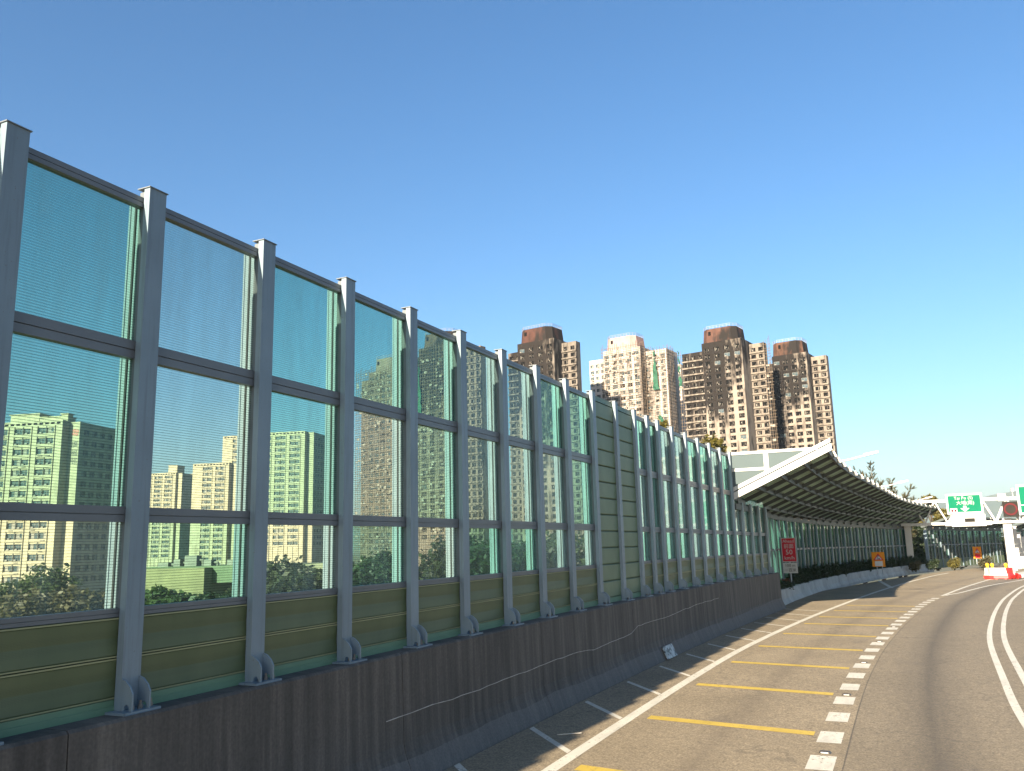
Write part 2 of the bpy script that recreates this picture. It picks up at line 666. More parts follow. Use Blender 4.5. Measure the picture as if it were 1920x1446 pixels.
# road lines, X as a function of Y
L_edge = spline([(14, -5.62), (24, -5.58), (31, -5.40), (43.4, -4.62), (54, -3.72), (68, -2.35), (82, -0.65), (93, 0.9), (105.5, 2.9), (130, 8.2), (170, 19.0), (230, 39)])
L_dash = spline([(15, -1.61), (23, -1.6), (27, -1.5), (32, -1.30), (40.3, -0.75), (45.7, -0.30), (56, 0.72), (64.8, 2.05), (80, 4.6), (100, 8.7), (130, 16.5), (170, 30), (230, 53)])
L_dbl = spline([(20, 1.74), (25, 1.88), (35, 2.34), (44.6, 3.2), (54, 4.26), (61.7, 5.3), (76.3, 7.75), (100, 13.0), (130, 21.5), (170, 35.5), (230, 59)])
L_parf = spline([(50, -6.90), (60, -6.74), (75, -5.87), (91, -4.05), (106.6, -1.4), (116, 0.75), (130, 4.6), (150, 10.8), (170, 17.6), (230, 40)])
WALL = spline([(41, -7.35), (46, -7.36), (50, -7.45), (56, -7.82), (62, -7.88), (75, -7.1), (91, -5.4), (106, -2.95), (120, 0.15), (135, 4.3), (150, 9.2), (165, 15.0), (180, 21.4), (230, 46)])

ROOF = spline([(41, -7.38), (50, -7.42), (60, -7.3), (75, -6.75), (91, -5.3), (106, -2.9), (120, 0.15), (135, 4.3), (150, 9.2), (165, 15.0), (180, 21.4), (230, 46)])


def XF(Y):                                   # front face of the barrier's posts
    return -7.76 + (0.0006 * (Y - 13) ** 2 if Y > 13 else 0.0)


# ------------------------------------------------------------------ ground, road, hills
g = MB()
S = 9000
g.quad((-S, -S, -7.0), (S, -S, -7.0), (S, S, -7.0), (-S, S, -7.0))
structure(g.build('ground', 'ground_soil'))

b = MB()                                      # the road on its embankment
ys = frange(-40, 240, 2.0)
offs = [-9.0, -8.2, -6, -5.5, -4, -3, -2, -1, 0, 1, 2, 3, 4, 5, 6, 7, 9, 12, 16, 22, 30]
b.uv = []
for Y in ys:
    hd = head(L_dash, Y)
    arc = Y
    for u in offs:
        x = L_dash(Y) + u
        if u < -7:
            x = max(x, -9.2) if Y < 60 else x
        b.v.append((x, Y, GZ(Y)))
        b.uv.append((u, arc))
k = len(offs)
for i in range(len(ys) - 1):
    for j in range(k - 1):
        a = i * k + j
        b.f.append((a, a + 1, a + 1 + k, a + k))
        b.mi.append(0)
road = structure(b.build('road', 'asphalt'))

b = MB()
prev = None
for Y in ys:
    xl, xr = L_dash(Y) - 9.0, L_dash(Y) + 30
    xl = max(xl, -9.2) if Y < 60 else xl
    row = [(xl - 14, Y, -7.02), (xl - 2.0, Y, GZ(Y) - 0.35), (xl, Y, GZ(Y) - 0.02), (xr, Y, GZ(Y) - 0.02), (xr + 14, Y, -7.02)]
    if prev:
        for j in (0, 1, 3):
            b.quad(prev[j], prev[j + 1], row[j + 1], row[j])
    prev = row
structure(b.build('embankment', 'ground_soil'))

b = MB()
prev = None
for i in range(0, 61):
    hd = R(-40 + i * 1.6)
    x, y = math.sin(hd) * 5200, math.cos(hd) * 5200
    t = i * 0.37
    hgt = 168 + 34 * math.sin(t * 1.3 + 0.6) + 22 * math.sin(t * 2.9 + 1.2) + 12 * math.sin(t * 6.1)
    row = [(x * 0.86, y * 0.86, -8), (x * 0.94, y * 0.94, hgt * 0.55), (x, y, hgt), (x * 1.1, y * 1.1, -8)]
    if prev:
        for j in range(3):
            b.quad(prev[j], row[j], row[j + 1], prev[j + 1])
    prev = row
structure(b.build('hills', 'hill', smooth=True))


# ------------------------------------------------------------------ painted markings (children of the road)
def ribbon(name, f, y0, y1, w, matn, off=0.0, dz=0.004, st=1.0):
    b = MB()
    prev = None
    for Y in frange(y0, y1, st):
        hd = head(f, Y)
        c, s_ = math.cos(hd), math.sin(hd)
        x = f(Y) + off
        z = GZ(Y) + dz
        row = ((x - w / 2 * c, Y + w / 2 * s_, z), (x + w / 2 * c, Y - w / 2 * s_, z))
        if prev:
            b.quad(prev[0], prev[1], row[1], row[0])
        prev = row
    return b.build(name, matn, road)


def patch(name, pts, matn, dz=0.004):
    b = MB()
    b.quad(*[(x, y, GZ(y) + dz) for x, y in pts])
    return b.build(name, matn, road)


ribbon('edge_line', L_edge, -20, 112, 0.24, 'line_white')
for i in range(-6, 25):
    Y = 13.40 + 1.95 * i
    ribbon('lane_dash', L_dash, Y - 0.48, Y + 0.48, 0.42, 'line_white', st=0.5)
ribbon('centre_line', L_dbl, -20, 110, 0.17, 'line_white')
ribbon('centre_line', L_dbl, -20, 110, 0.17, 'line_white', off=0.46)
ribbon('gore_line', L_dash, 63.2, 96, 0.20, 'line_white')
GORE_R = spline([(63.2, 2.0), (66.9, 3.0), (76.5, 5.25), (82.3, 6.9), (86.6, 8.3), (100, 12.2)])
ribbon('gore_line', GORE_R, 63.6, 99, 0.20, 'line_white')
for i in range(6):
    Y = 70 + 3.6 * i
    patch('gore_chevron', [(L_dash(Y) + 0.1, Y), (GORE_R(Y + 1) - 0.1, Y + 1), (GORE_R(Y + 2.1) - 0.1, Y + 2.1), (L_dash(Y + 1.1) + 0.1, Y + 1.1)], 'line_faded')
YB = [9.4, 13.8, 18.1, 22.55, 27.0, 31.35, 35.9, 40.6, 44.6, 48.9, 53.2]
for Y in YB:
    xl, xr = L_edge(Y) + 0.36, L_dash(Y) - 0.30
    patch('yellow_bar', [(xl, Y - 0.17), (xr, Y - 0.75), (xr, Y - 0.40), (xl, Y + 0.18)], 'line_yellow')
for i in range(-3, 13):
    Y = 13.3 + 3.05 * i
    xl = -7.25 + max(0, Y - 14) * 0.022
    xr = L_edge(Y - 1.62) - 0.14
    patch('shoulder_hatch', [(xl, Y - 0.07), (xr, Y - 1.72), (xr, Y - 1.52), (xl, Y + 0.13)], 'line_white')
patch('shoulder_hatch', [(-2.9, 90), (-2.55, 90), (-1.2, 74.5), (-1.5, 74.5)], 'line_white')
patch('transverse_bar', [(1.2, 88.0), (3.9, 86.6), (3.9, 87.6), (1.2, 89.0)], 'line_faded')

stud_me = None
for i, Y in enumerate((10.2, 16.06, 21.95, 27.75, 33.6, 39.5)):
    b = MB()
    if stud_me is None:
        b.hexa([(-0.10, -0.08, 0), (0.10, -0.08, 0), (0.10, 0.08, 0), (-0.10, 0.08, 0),
                (-0.075, -0.045, 0.026), (0.075, -0.045, 0.026), (0.075, 0.045, 0.026), (-0.075, 0.045, 0.026)])
        b.box(-0.06, 0.06, -0.078, -0.055, 0.006, 0.020, 1)
        stud_me = b.mesh('road_stud', ['stud_dark', 'sign_white'])
    o = obj('road_stud', stud_me, None, (L_dash(Y), Y, GZ(Y) + 0.002))
    tag(o, ['cat-eye road stud just behind the nearest white lane square', 'nearest visible cat-eye stud between the white lane squares',
            'cat-eye stud between squares, second from the camera', 'cat-eye stud between squares, third from the camera',
            'cat-eye stud between squares, fourth from the camera', 'farthest cat-eye stud along the dashed lane line'][i],
        'road stud', 'cat-eye studs on the dashed line')

# ------------------------------------------------------------------ tall concrete parapet under the barrier
PAR_TOP = 1.955


def par_path(y0, y1, st=2.0):
    return [(XF(Y), Y, GZ(Y), head(XF, Y)) for Y in frange(y0, y1, st)]


parapet = thing('concrete_parapet', 'long dark stained concrete parapet wall carrying the tall noise barrier', 'parapet wall', (XF(10), 10, 0))
joints = [-24, -18, -12, -6, 0, 6.0, 12.0, 17.7, 24.4, 31.0, 37.5, 44.0, 50.4]
for a, c in zip(joints[:-1], joints[1:]):
    b = MB()
    prof = [(-0.62, -0.3), (0.50, -0.3), (0.50, 0.03), (0.45, 0.17), (0.33, 0.45), (0.30, 0.6), (0.265, PAR_TOP - 0.03), (0.235, PAR_TOP), (-0.62, PAR_TOP)]
    b.sweep(prof, par_path(a + 0.008, c - 0.008))
    b.build('wall_segment', 'parapet_concrete', parapet)
# pale crack running along the face
b = MB()
crk = random.Random(3)
cy = [11.5 + 0.35 * i for i in range(70)]
zz = 1.02
prev = None
for i, Y in enumerate(cy):
    zz += crk.uniform(-0.018, 0.02)
    if 24.2 < Y < 24.8:
        zz += 0.09
    if 20.5 < Y < 21.2:
        zz -= 0.035
    x = XF(Y) + 0.30 - 0.035 * (zz - 0.6) / 1.35 + 0.004
    z0 = GZ(Y) + zz
    if prev:
        b.hexa([(prev[0], prev[1], prev[2] - 0.006), (prev[0] + 0.006, prev[1], prev[2] - 0.006), (x + 0.006, Y, z0 - 0.006), (x, Y, z0 - 0.006),
                (prev[0], prev[1], prev[2] + 0.006), (prev[0] + 0.006, prev[1], prev[2] + 0.006), (x + 0.006, Y, z0 + 0.006), (x, Y, z0 + 0.006)])
    prev = (x, Y, z0)
simple('crack_pale', (0.36, 0.34, 0.31), 0.9, 0, 0.3, 5)
b.build('crack', 'crack_pale', parapet)
b = MB()                                       # tilted stained plate leaning on the toe
b.hexa([(0, -0.55, 0), (0.04, -0.55, 0), (0.04, 0.55, 0), (0, 0.55, 0), (-0.16, -0.55, 0.36), (-0.12, -0.55, 0.36), (-0.12, 0.50, 0.36), (-0.16, 0.50, 0.36)])
s = NT('plate_stained')
f_ = s.noise(s.coord('Object'), 5.5, 5, 0.7)
s.base(s.ramp(f_, [(0.44, (0.04, 0.045, 0.05)), (0.50, (0.30, 0.32, 0.33)), (0.7, (0.42, 0.44, 0.44))]))
MATS['plate_stained'] = s.m
o = b.build('loose_plate', 'plate_stained', None, loc=(-7.08, 27.3, GZ(27.3) + 0.04), rz=-0.02)
tag(o, 'small pale stained plate leaning on the foot of the concrete parapet', 'plate')
b = MB()
b.bar((-6.45, 15.9, 0.012), (-6.05, 16.15, 0.02), 0.015)
tag(b.build('twig', 'litter'), 'thin pale twig lying on the shaded shoulder', 'twig')

# ------------------------------------------------------------------ noise barrier
barrier = thing('noise_barrier', 'tall roadside noise barrier of green glass panes between grey steel posts', 'noise barrier', (XF(10) - 0.14, 10, PAR_TOP))
POST_H = 5.95
PY = [-14.6, -12.6, -10.6, -8.6, -6.6, -4.7, -2.8, -0.9, 1.1, 3.10, 5.15, 6.94, 8.93, 10.88, 12.84, 14.77, 16.71, 18.64, 20.58, 22.63, 24.67, 26.60, 28.03, 29.33, 31.2, 33.2, 35.2, 37.25, 39.3, 41.35, 43.4, 45.5, 47.5, 49.5]


def pmesh(h):
    b = MB()
    b.box(0.07, 0.16, -0.125, 0.125, 0, h)                  # front flange cover
    b.box(-0.02, 0.07, -0.105, 0.105, 0, h - 0.03, 1)      # recessed channel the rails run into, its shade put into a darker colour
    b.box(-0.26, -0.02, -0.012, 0.012, 0, h - 0.04)        # web behind the glass
    b.box(-0.285, -0.26, -0.025, 0.025, 0, h - 0.02)
    b.box(-0.185, -0.16, -0.03, 0.035, 0.2, h - 0.10, 2)
    b.box(-0.075, -0.022, -0.045, -0.013, 0.05, h - 0.05, 2)  # black strip added so the sunlit web beside the pane stays dark
    return b.mesh('post', ['post_paint', 'channel', 'black_strip'])


post_me = pmesh(POST_H)
post_low = pmesh(3.62)
b = MB()
b.box(-0.03, 0.175, -0.14, 0.14, 0, 0.012)
cap_me = b.mesh('post_cap', 'rail_paint')
b = MB()
b.box(-0.32, 0.365, -0.24, 0.24, 0.0, 0.025)
plate_me = b.mesh('base_plate', 'post_paint')
b = MB()                                        # one gusset fin, profile in x-z with an arch cut at its foot
prof = [(x + 0.02, z) for x, z in ((0.14, 0.025), (0.19, 0.025), (0.20, 0.075), (0.235, 0.095), (0.265, 0.075), (0.275, 0.025), (0.31, 0.025), (0.31, 0.20), (0.27, 0.27), (0.20, 0.33), (0.14, 0.35))]
b.prism(prof, 'y', -0.011, 0.011)
gus_me = b.mesh('gusset', 'post_paint')
b = MB()
b.tube([(0, 0, 0.02), (0, 0, 0.065)], 0.028, 6)
b.tube([(0, 0, 0.06), (0, 0, 0.11)], 0.015, 6)
bolt_me = b.mesh('anchor_bolt', 'bolt_steel')


def rail_mesh(name, z0, z1, x0=-0.05, x1=0.055):
    b = MB()
    h = z1 - z0
    b.box(x0, x1, 0, 1, z0, z0 + h * 0.44)
    b.box(x0, x1 - 0.02, 0, 1, z0 + h * 0.44, z0 + h * 0.50)
    b.box(x0, x1, 0, 1, z0 + h * 0.50, z1)
    return b.mesh(name, 'rail_paint')


RAIL = [rail_mesh('rail', 5.72, 5.84), rail_mesh('rail', 3.87, 4.08), rail_mesh('rail', 2.01, 2.18), rail_mesh('rail', 0.99, 1.08)]
ROWS = [(4.08, 5.72), (2.18, 3.87), (1.08, 2.01)]
PANE = {}
for kk in ('teal', 'clear'):
    for far in (0, 1):
        for r_, (z0, z1) in enumerate(ROWS):
            b = MB()
            b.box(-0.012, 0.012, 0, 1, z0 - 0.01, z1 + 0.01)
            PANE[kk, far, r_] = b.mesh('pane', 'pane_' + kk + ('_far' if far else ''))
b = MB()
b.prism([(-0.05, 0.0), (0.035, 0.0), (0.06, 0.03), (0.045, 0.21), (0.06, 0.39), (0.035, 0.42), (0.0, 0.42), (0.0, 0.4247), (-0.05, 0.4247)], 'y', 0, 1)
b.box(0.03, 0.068, 0, 1, 0.400, 0.416, 1)
b.box(0.03, 0.068, 0, 1, 0.004, 0.018, 1)
cas_dark = b.mesh('cassette', ['cassette_dark', 'cassette_edge'])
b = MB()
b.prism([(-0.05, 0.0), (0.04, 0.0), (0.07, 0.025), (0.075, 0.43), (0.05, 0.452), (0.0, 0.452), (0.0, 0.4665), (-0.05, 0.4665)], 'y', 0, 1)
cas_light = b.mesh('cassette', 'cassette_light')
b = MB()
b.prism([(-0.05, 0.0), (0.07, 0.0), (0.055, 0.07), (0.05, 0.155), (-0.05, 0.155)], 'y', 0, 1)
crest_me = b.mesh('crest', 'cassette_light')
b = MB()
b.box(-0.04, 0.075, 0, 1, 0.0, 0.07)
b.box(-0.04, 0.060, 0, 1, 0.07, 0.135)
skirt_me = b.mesh('skirt', 'skirt_green')

# which pane is teal (T) and which clear (C), bay by bay from the camera forward, top to bottom
BAYK = {10: 'TTC', 11: 'CCT', 12: 'TTC', 13: 'TCT', 14: 'TTC', 15: 'CCT', 16: 'CCT', 17: 'TCC', 18: 'TTC',
        21: 'TCT', 22: 'TTC', 23: 'CCT', 24: 'CCT', 25: 'TCC', 26: 'TTC', 27: 'CCT', 28: 'TTT'}


def bar_at(Y):
    hd = head(XF, Y)
    return Vector((XF(Y) - 0.16 * math.cos(hd), Y + 0.16 * math.sin(hd), PAR_TOP + GZ(Y))), hd


for i, Y in enumerate(PY):
    p, hd = bar_at(Y)
    covered = i >= 30
    po = obj('post', post_low if covered else post_me, barrier, p, -hd)
    if not covered:
        obj('cap', cap_me, po, p + Vector((0, 0, POST_H)), -hd)
    obj('base_plate', plate_me, po, p, -hd)
    if 9 <= i:
        c, s_ = math.cos(hd), math.sin(hd)
        for dy in (-0.115, 0.115):
            obj('gusset', gus_me, po, p + Vector((dy * s_, dy * c, 0)), -hd)
        if i < 24:
            for dy in (-0.055, 0.055, 0.19):
                q = p + Vector((0.255 * c + dy * s_, -0.255 * s_ + dy * c, 0))
                obj('anchor_bolt', bolt_me, po, q, -hd)
    if i + 1 < len(PY):
        q, hd2 = bar_at(PY[i + 1])
        d = q - p
        L = d.length
        hdb = math.atan2(d.x, d.y)
        st = p + d * (0.0 / L)
        sc_ = (1, L, 1)
        u = 0.02 / L
        st = p + d * u
        scl = (1, L - 0.04, 1)
        if i in (19, 20):
            for j in range(12):
                obj('cassette', cas_light, barrier, st + Vector((0, 0, 0.14 + 0.467 * j)), -hdb, scl)
            obj('crest', crest_me, barrier, st + Vector((0, 0, 0.14 + 0.467 * 12)), -hdb, scl)
            obj('skirt', skirt_me, barrier, st, -hdb, scl)
            continue
        kinds = BAYK.get(i, 'TTT' if covered else rng.choice(['TCT', 'TTC', 'CCT']))
        for r_ in range(3):
            if covered and r_ == 0:
                continue
            if i < 9 or i > 14:
                far = 1
            else:
                far = 0
            z_sc = 1.0
            obj('pane', PANE['teal' if kinds[r_] == 'T' else 'clear', far, r_], barrier, st, -hdb, scl)
        for r_ in range(4):
            if covered and r_ in (0, 1):
                continue
            obj('rail', RAIL[r_], barrier, st, -hdb, scl)
        for j in range(2):
            obj('cassette', cas_dark, barrier, st + Vector((0, 0, 0.14 + 0.425 * j)), -hdb, scl)
        obj('skirt', skirt_me, barrier, st, -hdb, scl)

# ------------------------------------------------------------------ canopied barrier sections
EAVE, TIP, REACH = 5.75, 7.80, 4.55

RFUN = spline([(40, 4.55), (48, 4.55), (56, 4.75), (66, 5.2), (77, 5.45), (88, 5.2), (99, 4.75), (111, 4.2), (124, 3.6)])


def lpoint(f, Y, off, z):
    hd = head(f, Y)
    return Vector((f(Y) + off * math.cos(hd), Y - off * math.sin(hd), GZ(Y) + z))


def canopy(name, label, fr_, f, y0, y1, pitch, eave, tip, reach, wall_from, gable, rfun=None):
    T = thing(name, label, 'noise canopy', (f(y0), y0, GZ(y0)))
    n = int(round((y1 - y0) / pitch))
    ysn = [y0 + (y1 - y0) * i / n for i in range(n + 1)]

    def roofp(Y, t, dz=0.0):
        rc = rfun(Y) if rfun else reach
        return lpoint(fr_, Y, rc * t, eave + (tip - eave) * t + dz)
    # rafters
    for i in range(n + 1):
        Y = y0 + (y1 - y0) * i / n
        b = MB()
        b.bar(roofp(Y, -0.13, 0.0), roofp(Y, 1.015, 0.0), 0.09, 0.24)
        ob = b.build('rafter', 'roof_beam', T)
        b = MB()                                # the rafter's painted end
        e, e2 = roofp(Y, 1.015, 0.0), roofp(Y, 1.03, 0.0)
        b.bar(e, e2, 0.16, 0.30)
        b.build('rafter_end', 'white_paint', ob)
    rows = 4
    for i in range(2 * n):
        Ya = y0 + (y1 - y0) * (i + 0.035) / (2 * n)
        Yb = y0 + (y1 - y0) * (i + 0.965) / (2 * n)
        for r_ in range(rows):
            t0, t1 = ((r_ + 0.001) / rows if r_ else -0.14), (r_ + 0.999) / rows
            b = MB()
            lo = [roofp(Ya, t0, 0.10), roofp(Ya, t1, 0.10), roofp(Yb, t1, 0.10), roofp(Yb, t0, 0.10)]
            up = [q + Vector((0, 0, 0.06)) for q in lo]
            b.hexa(lo + up)
            for kq in (0.22, 0.75):                # ribs under the sheet
                Yk = Ya + (Yb - Ya) * kq
                b.bar(roofp(Yk, t0 + 0.035, 0.07), roofp(Yk, t1 - 0.035, 0.07), 0.20, 0.06, 1)
            b.build('roof_panel', ['roof_panel', 'roof_rib'], T)
    for i in range(n):
        for r_ in range(rows + 1):
            b = MB()
            b.bar(roofp(ysn[i], r_ / rows * 0.985, -0.02), roofp(ysn[i + 1], r_ / rows * 0.985, -0.02), 0.12, 0.20)
            b.build('purlin', 'roof_beam', T)
    # wall: top beam, posts, panes, rails
    for i in range(n):
        a, c = ysn[i], ysn[i + 1]
        b = MB()
        b.bar(lpoint(f, a, 0, eave - 0.42), lpoint(f, c, 0, eave - 0.42), 0.22, 0.26)
        b.build('wall_beam', 'roof_beam', T)
        b = MB()                                   # eave fascia, open at one end of each bay
        m_ = a + (c - a) * 0.30
        b.bar(lpoint(f, m_, 0.02, eave - 0.15), lpoint(f, c, 0.02, eave - 0.15), 0.06, 0.28)
        b.build('fascia', 'roof_beam', T)
        b = MB()  # white block added in the opening to stand for a daylight spot
        b.bar(lpoint(f, a + 0.35, -0.16, eave - 0.16), lpoint(f, a + 0.75, -0.16, eave - 0.16), 0.05, 0.16)
        b.build('white_block', 'white_paint', T)
        if c <= wall_from:
            continue
        hd = math.atan2((f(c) - f(a)), c - a)
        p = lpoint(f, a, 0, 0.0)
        L = (lpoint(f, c, 0, 0) - p).length
        zt = eave - 0.56
        b = MB()
        b.box(0.02, 0.14, -0.12, 0.12, 0.05, zt)
        b.box(-0.22, 0.02, -0.012, 0.012, 0.05, zt)
        b.box(-0.25, -0.22, -0.12, 0.12, 0.05, zt)
        b.build('post', 'post_paint', T, loc=p, rz=-hd)
        for j in range(2):
            u0, u1 = L * j / 2 + 0.02, L * (j + 1) / 2 - 0.02
            if j == 1:
                b = MB()
                b.box(0.02, 0.10, u0 - 0.07, u0 + 0.03, 0.05, zt)
                b.build('mullion', 'rail_paint', T, loc=p, rz=-hd)
            for (z0, z1) in ((1.25, 3.10), (3.24, zt)):
                b = MB()
                b.box(-0.012, 0.012, u0 + 0.03, u1, z0, z1)
                b.build('pane', 'pane_dark', T, loc=p, rz=-hd)
        b = MB()
        b.box(-0.04, 0.05, 0.15, L - 0.15, 3.10, 3.24)
        b.build('rail', 'rail_paint', T, loc=p, rz=-hd)
        b = MB()
        b.box(-0.05, 0.06, 0.15, L - 0.15, 0.0, 1.25)
        b.build('wall_panel', 'cassette_dark', T, loc=p, rz=-hd)
    if gable:
        hd = head(fr_, y0)
        p0 = lpoint(fr_, y0 - 0.12, 0, 0)

        def G(x, z, y=0.0):
            return Vector((p0.x + x * math.cos(hd) + y * math.sin(hd), p0.y - x * math.sin(hd) + y * math.cos(hd), p0.z + z))
        sl = (tip - eave) / reach

        def band(name, x0, x1, z_lo, z_hi, yb, par):
            b = MB()
            pts = [(x0, eave + sl * x0 + z_lo), (x1, eave + sl * x1 + z_lo), (x1, eave + sl * x1 + z_hi), (x0, eave + sl * x0 + z_hi)]
            b.hexa([G(x, z, 0) for x, z in pts] + [G(x, z, yb) for x, z in pts])
            return b.build(name, 'white_paint', par)
        gb = band('gable_beam', 0.05, reach + 0.15, -0.16, 0.16, -0.14, T)
        band('beam_flange', 0.05, reach + 0.12, 0.235, 0.42, -0.10, gb)
        band('beam_web', 0.05, reach + 0.10, 0.162, 0.233, -0.02, gb).data.materials[0] = MATS['channel']  # dark colour stands for the shade in the gap between the bands
        zt = tip + 0.10

        def fr(name, x0, x1, z0, z1, yb=-0.09):
            b = MB()
            b.hexa([G(x0, z0, 0), G(x1, z0, 0), G(x1, z0, yb), G(x0, z0, yb), G(x0, z1, 0), G(x1, z1, 0), G(x1, z1, yb), G(x0, z1, yb)])
            return b.build(name, 'white_paint', T)
        fr('gable_frame', -0.10, reach - 0.45, zt - 0.13, zt)
        fr('gable_frame', -0.10, 0.10, eave + 0.45, zt - 0.132)
        fr('gable_frame', 1.62, 1.84, eave + sl * 1.62 + 0.42, zt - 0.132, -0.10)
        fr('gable_frame', 0.102, 1.618, eave + 1.22, eave + 1.36, -0.085)
        for poly in ([(0.1, eave + 0.44), (1.62, eave + sl * 1.62 + 0.42), (1.62, eave + 1.22), (0.1, eave + 1.22)],
                     [(0.1, eave + 1.36), (1.62, eave + 1.36), (1.62, zt - 0.13), (0.1, zt - 0.13)],
                     [(1.84, eave + sl * 1.84 + 0.42), (3.95, zt - 0.14), (3.94, zt - 0.13), (1.84, zt - 0.13)]):
            b = MB()
            b.hexa([G(x, z, -0.02) for x, z in poly] + [G(x, z, -0.05) for x, z in poly])
            b.build('gable_panel', 'gable_panel', T)
    return T


canopy('noise_canopy', 'long dark slatted noise canopy sloping out over the shoulder with white gable end', ROOF, WALL, 41.7, 122.5, 3.23, EAVE, TIP, REACH, 50.5, True, RFUN)
canopy('noise_canopy', 'smaller dark canopied barrier seen under the overhead sign gantry', ROOF, WALL, 129.0, 164.0, 3.2, EAVE, 6.9, 3.6, 129.0, False)
canopy('noise_canopy', 'farthest dark canopied barrier at the right edge behind the gantry leg', ROOF, WALL, 168.0, 196.0, 3.2, EAVE, 6.9, 3.6, 168.0, False)

# ------------------------------------------------------------------ low parapet with hedge under the canopy
lowp = thing('low_parapet', 'low pale concrete parapet edging the planting strip under the canopy', 'parapet wall', (L_parf(52), 52, GZ(52)))
jn = [50.45, 53.0, 55.5, 61, 67, 73, 79, 85, 91, 97, 103, 109, 116, 124]
for a, c in zip(jn[:-1], jn[1:]):
    b = MB()
    path = [(L_parf(Y), Y, GZ(Y), head(L_parf, Y)) for Y in frange(a + 0.01, c - 0.01, 2.0)]
    b.sweep([(-0.34, -0.2), (0.12, -0.2), (0.12, 0.05), (-0.02, 0.30), (-0.08, 0.82), (-0.12, 0.85), (-0.34, 0.85)], path)
    b.build('wall_segment', 'low_parapet', lowp)

b = MB()
prev = None
for Y in frange(50.6, 124, 2):
    row = [(WALL(Y) + 0.1, Y, GZ(Y) + 0.62), (L_parf(Y) - 0.3, Y, GZ(Y) + 0.62)]
    if row[0][0] < row[1][0] and prev:
        b.quad(prev[0], prev[1], row[1], row[0])
    prev = row
structure(b.build('planting_soil', 'ground_soil'))


def leaf_mesh(name, blobs, n, size, matn, seed, flat=0.5, trunk=None, aspect=0.6):
    """blobs: (x,y,z,rx,ry,rz); leaves sit in clumps through each blob's volume, denser near its skin"""
    r = np.random.default_rng(seed)
    vol = np.array([q[3] * q[4] * q[5] for q in blobs])
    pick = r.choice(len(blobs), n, p=vol / vol.sum())
    B = np.array(blobs)[pick]
    d = r.normal(size=(n, 3))
    d /= np.linalg.norm(d, axis=1)[:, None]
    rad = r.random(n) ** 0.42
    # clumping
    lob = 0.72 + 0.28 * np.sin(d[:, 0] * 7 + pick * 1.7) * np.sin(d[:, 1] * 6 + pick) * np.sin(d[:, 2] * 5 + 2.0 * pick)
    c = B[:, :3] + d * B[:, 3:] * (rad * lob)[:, None]
    a = r.normal(size=(n, 3))
    a[:, 2] *= flat
    a /= np.linalg.norm(a, axis=1)[:, None]
    t = r.normal(size=(n, 3))
    bb = np.cross(a, t)
    bb /= np.linalg.norm(bb, axis=1)[:, None]
    sz = size * (0.6 + 0.8 * r.random(n))[:, None]
    a *= sz
    bb *= sz * aspect
    v = np.empty((n, 4, 3))
    v[:, 0] = c - a
    v[:, 1] = c + bb * 0.9
    v[:, 2] = c + a
    v[:, 3] = c - bb * 0.9
    me = bpy.data.meshes.new(name)
    me.from_pydata(v.reshape(-1, 3).tolist(), [], np.arange(4 * n).reshape(-1, 4).tolist())
    me.materials.append(MATS[matn])
    return me


blobs = []
hr = random.Random(11)
for Y in frange(51.0, 123, 0.8):
    x0, x1 = WALL(Y) + 0.2, L_parf(Y) - 0.25
    if x1 - x0 < 0.2:
        x0 = x1 - 0.2
    for kx in range(2):
        x = hr.uniform(x0, x1)
        hgt = hr.uniform(0.9, 1.6) if Y > 61.5 else hr.uniform(0.45, 0.8)
        blobs.append((x, Y + hr.uniform(-0.4, 0.4), GZ(Y) + 0.62 + hgt * 0.42, 0.42, 0.62, hgt * 0.62))
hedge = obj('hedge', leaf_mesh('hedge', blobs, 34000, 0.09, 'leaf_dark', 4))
hedge['kind'] = 'stuff'
hedge['label'] = 'dark clipped shrubs filling the strip behind the low parapet'
blobs = []
for Y in frange(44.0, 200, 2.2):
    for kx in range(2):
        hh = hr.uniform(4.5, 7.2)
        blobs.append((WALL(Y) - hr.uniform(1.6, 5.0), Y + hr.uniform(-1, 1), GZ(Y) + hh * 0.45 - 0.4, 1.5, 1.7, hh * 0.55))
belt = obj('thicket', leaf_mesh('thicket', blobs, 30000, 0.30, 'leaf_dark', 14))  # thicket added to darken what shows through the canopy wall panes
belt['kind'] = 'stuff'
belt['label'] = 'dense dark thicket added behind the canopy wall to darken its panes'
o = obj('flowering_shrub', leaf_mesh('flowering_shrub', [(0, 0, 0.35, 0.55, 0.8, 0.4), (0.1, 0.5, 0.6, 0.35, 0.4, 0.35)], 900, 0.06, 'leaf_red', 6), None, (L_parf(57.5) - 0.55, 57.5, GZ(57.5) + 0.55))
tag(o, 'low reddish shrub below the red speed sign', 'shrub')


# ------------------------------------------------------------------ text and signs
def text_mesh(body, size, matn, depth=0.01):
    cu = bpy.data.curves.new('lettering', 'FONT')
    cu.body = body
    cu.size = size
    cu.align_x = 'CENTER'
    cu.align_y = 'CENTER'
    cu.extrude = depth
    cu.resolution_u = 2
    tmp = bpy.data.objects.new('lettering', cu)
    COL.objects.link(tmp)
    me = bpy.data.meshes.new_from_object(tmp.evaluated_get(bpy.context.evaluated_depsgraph_get()))
    COL.objects.unlink(tmp)
    bpy.data.objects.remove(tmp)
    me.materials.clear()
    me.materials.append(MATS[matn])
    # stand it up: text x -> x, text y -> z, facing -y
    for v in me.vertices:
        x, y, z = v.co
        v.co = (x, -z, y)
    return me


def lettering(body, size, matn, parent, x, y, z, local=True, sx=1.0):
    me = text_mesh(body, size, matn)
    o = obj('lettering', me, parent, (x, y, z), 0, (sx, 1, 1), local=True)
    return o


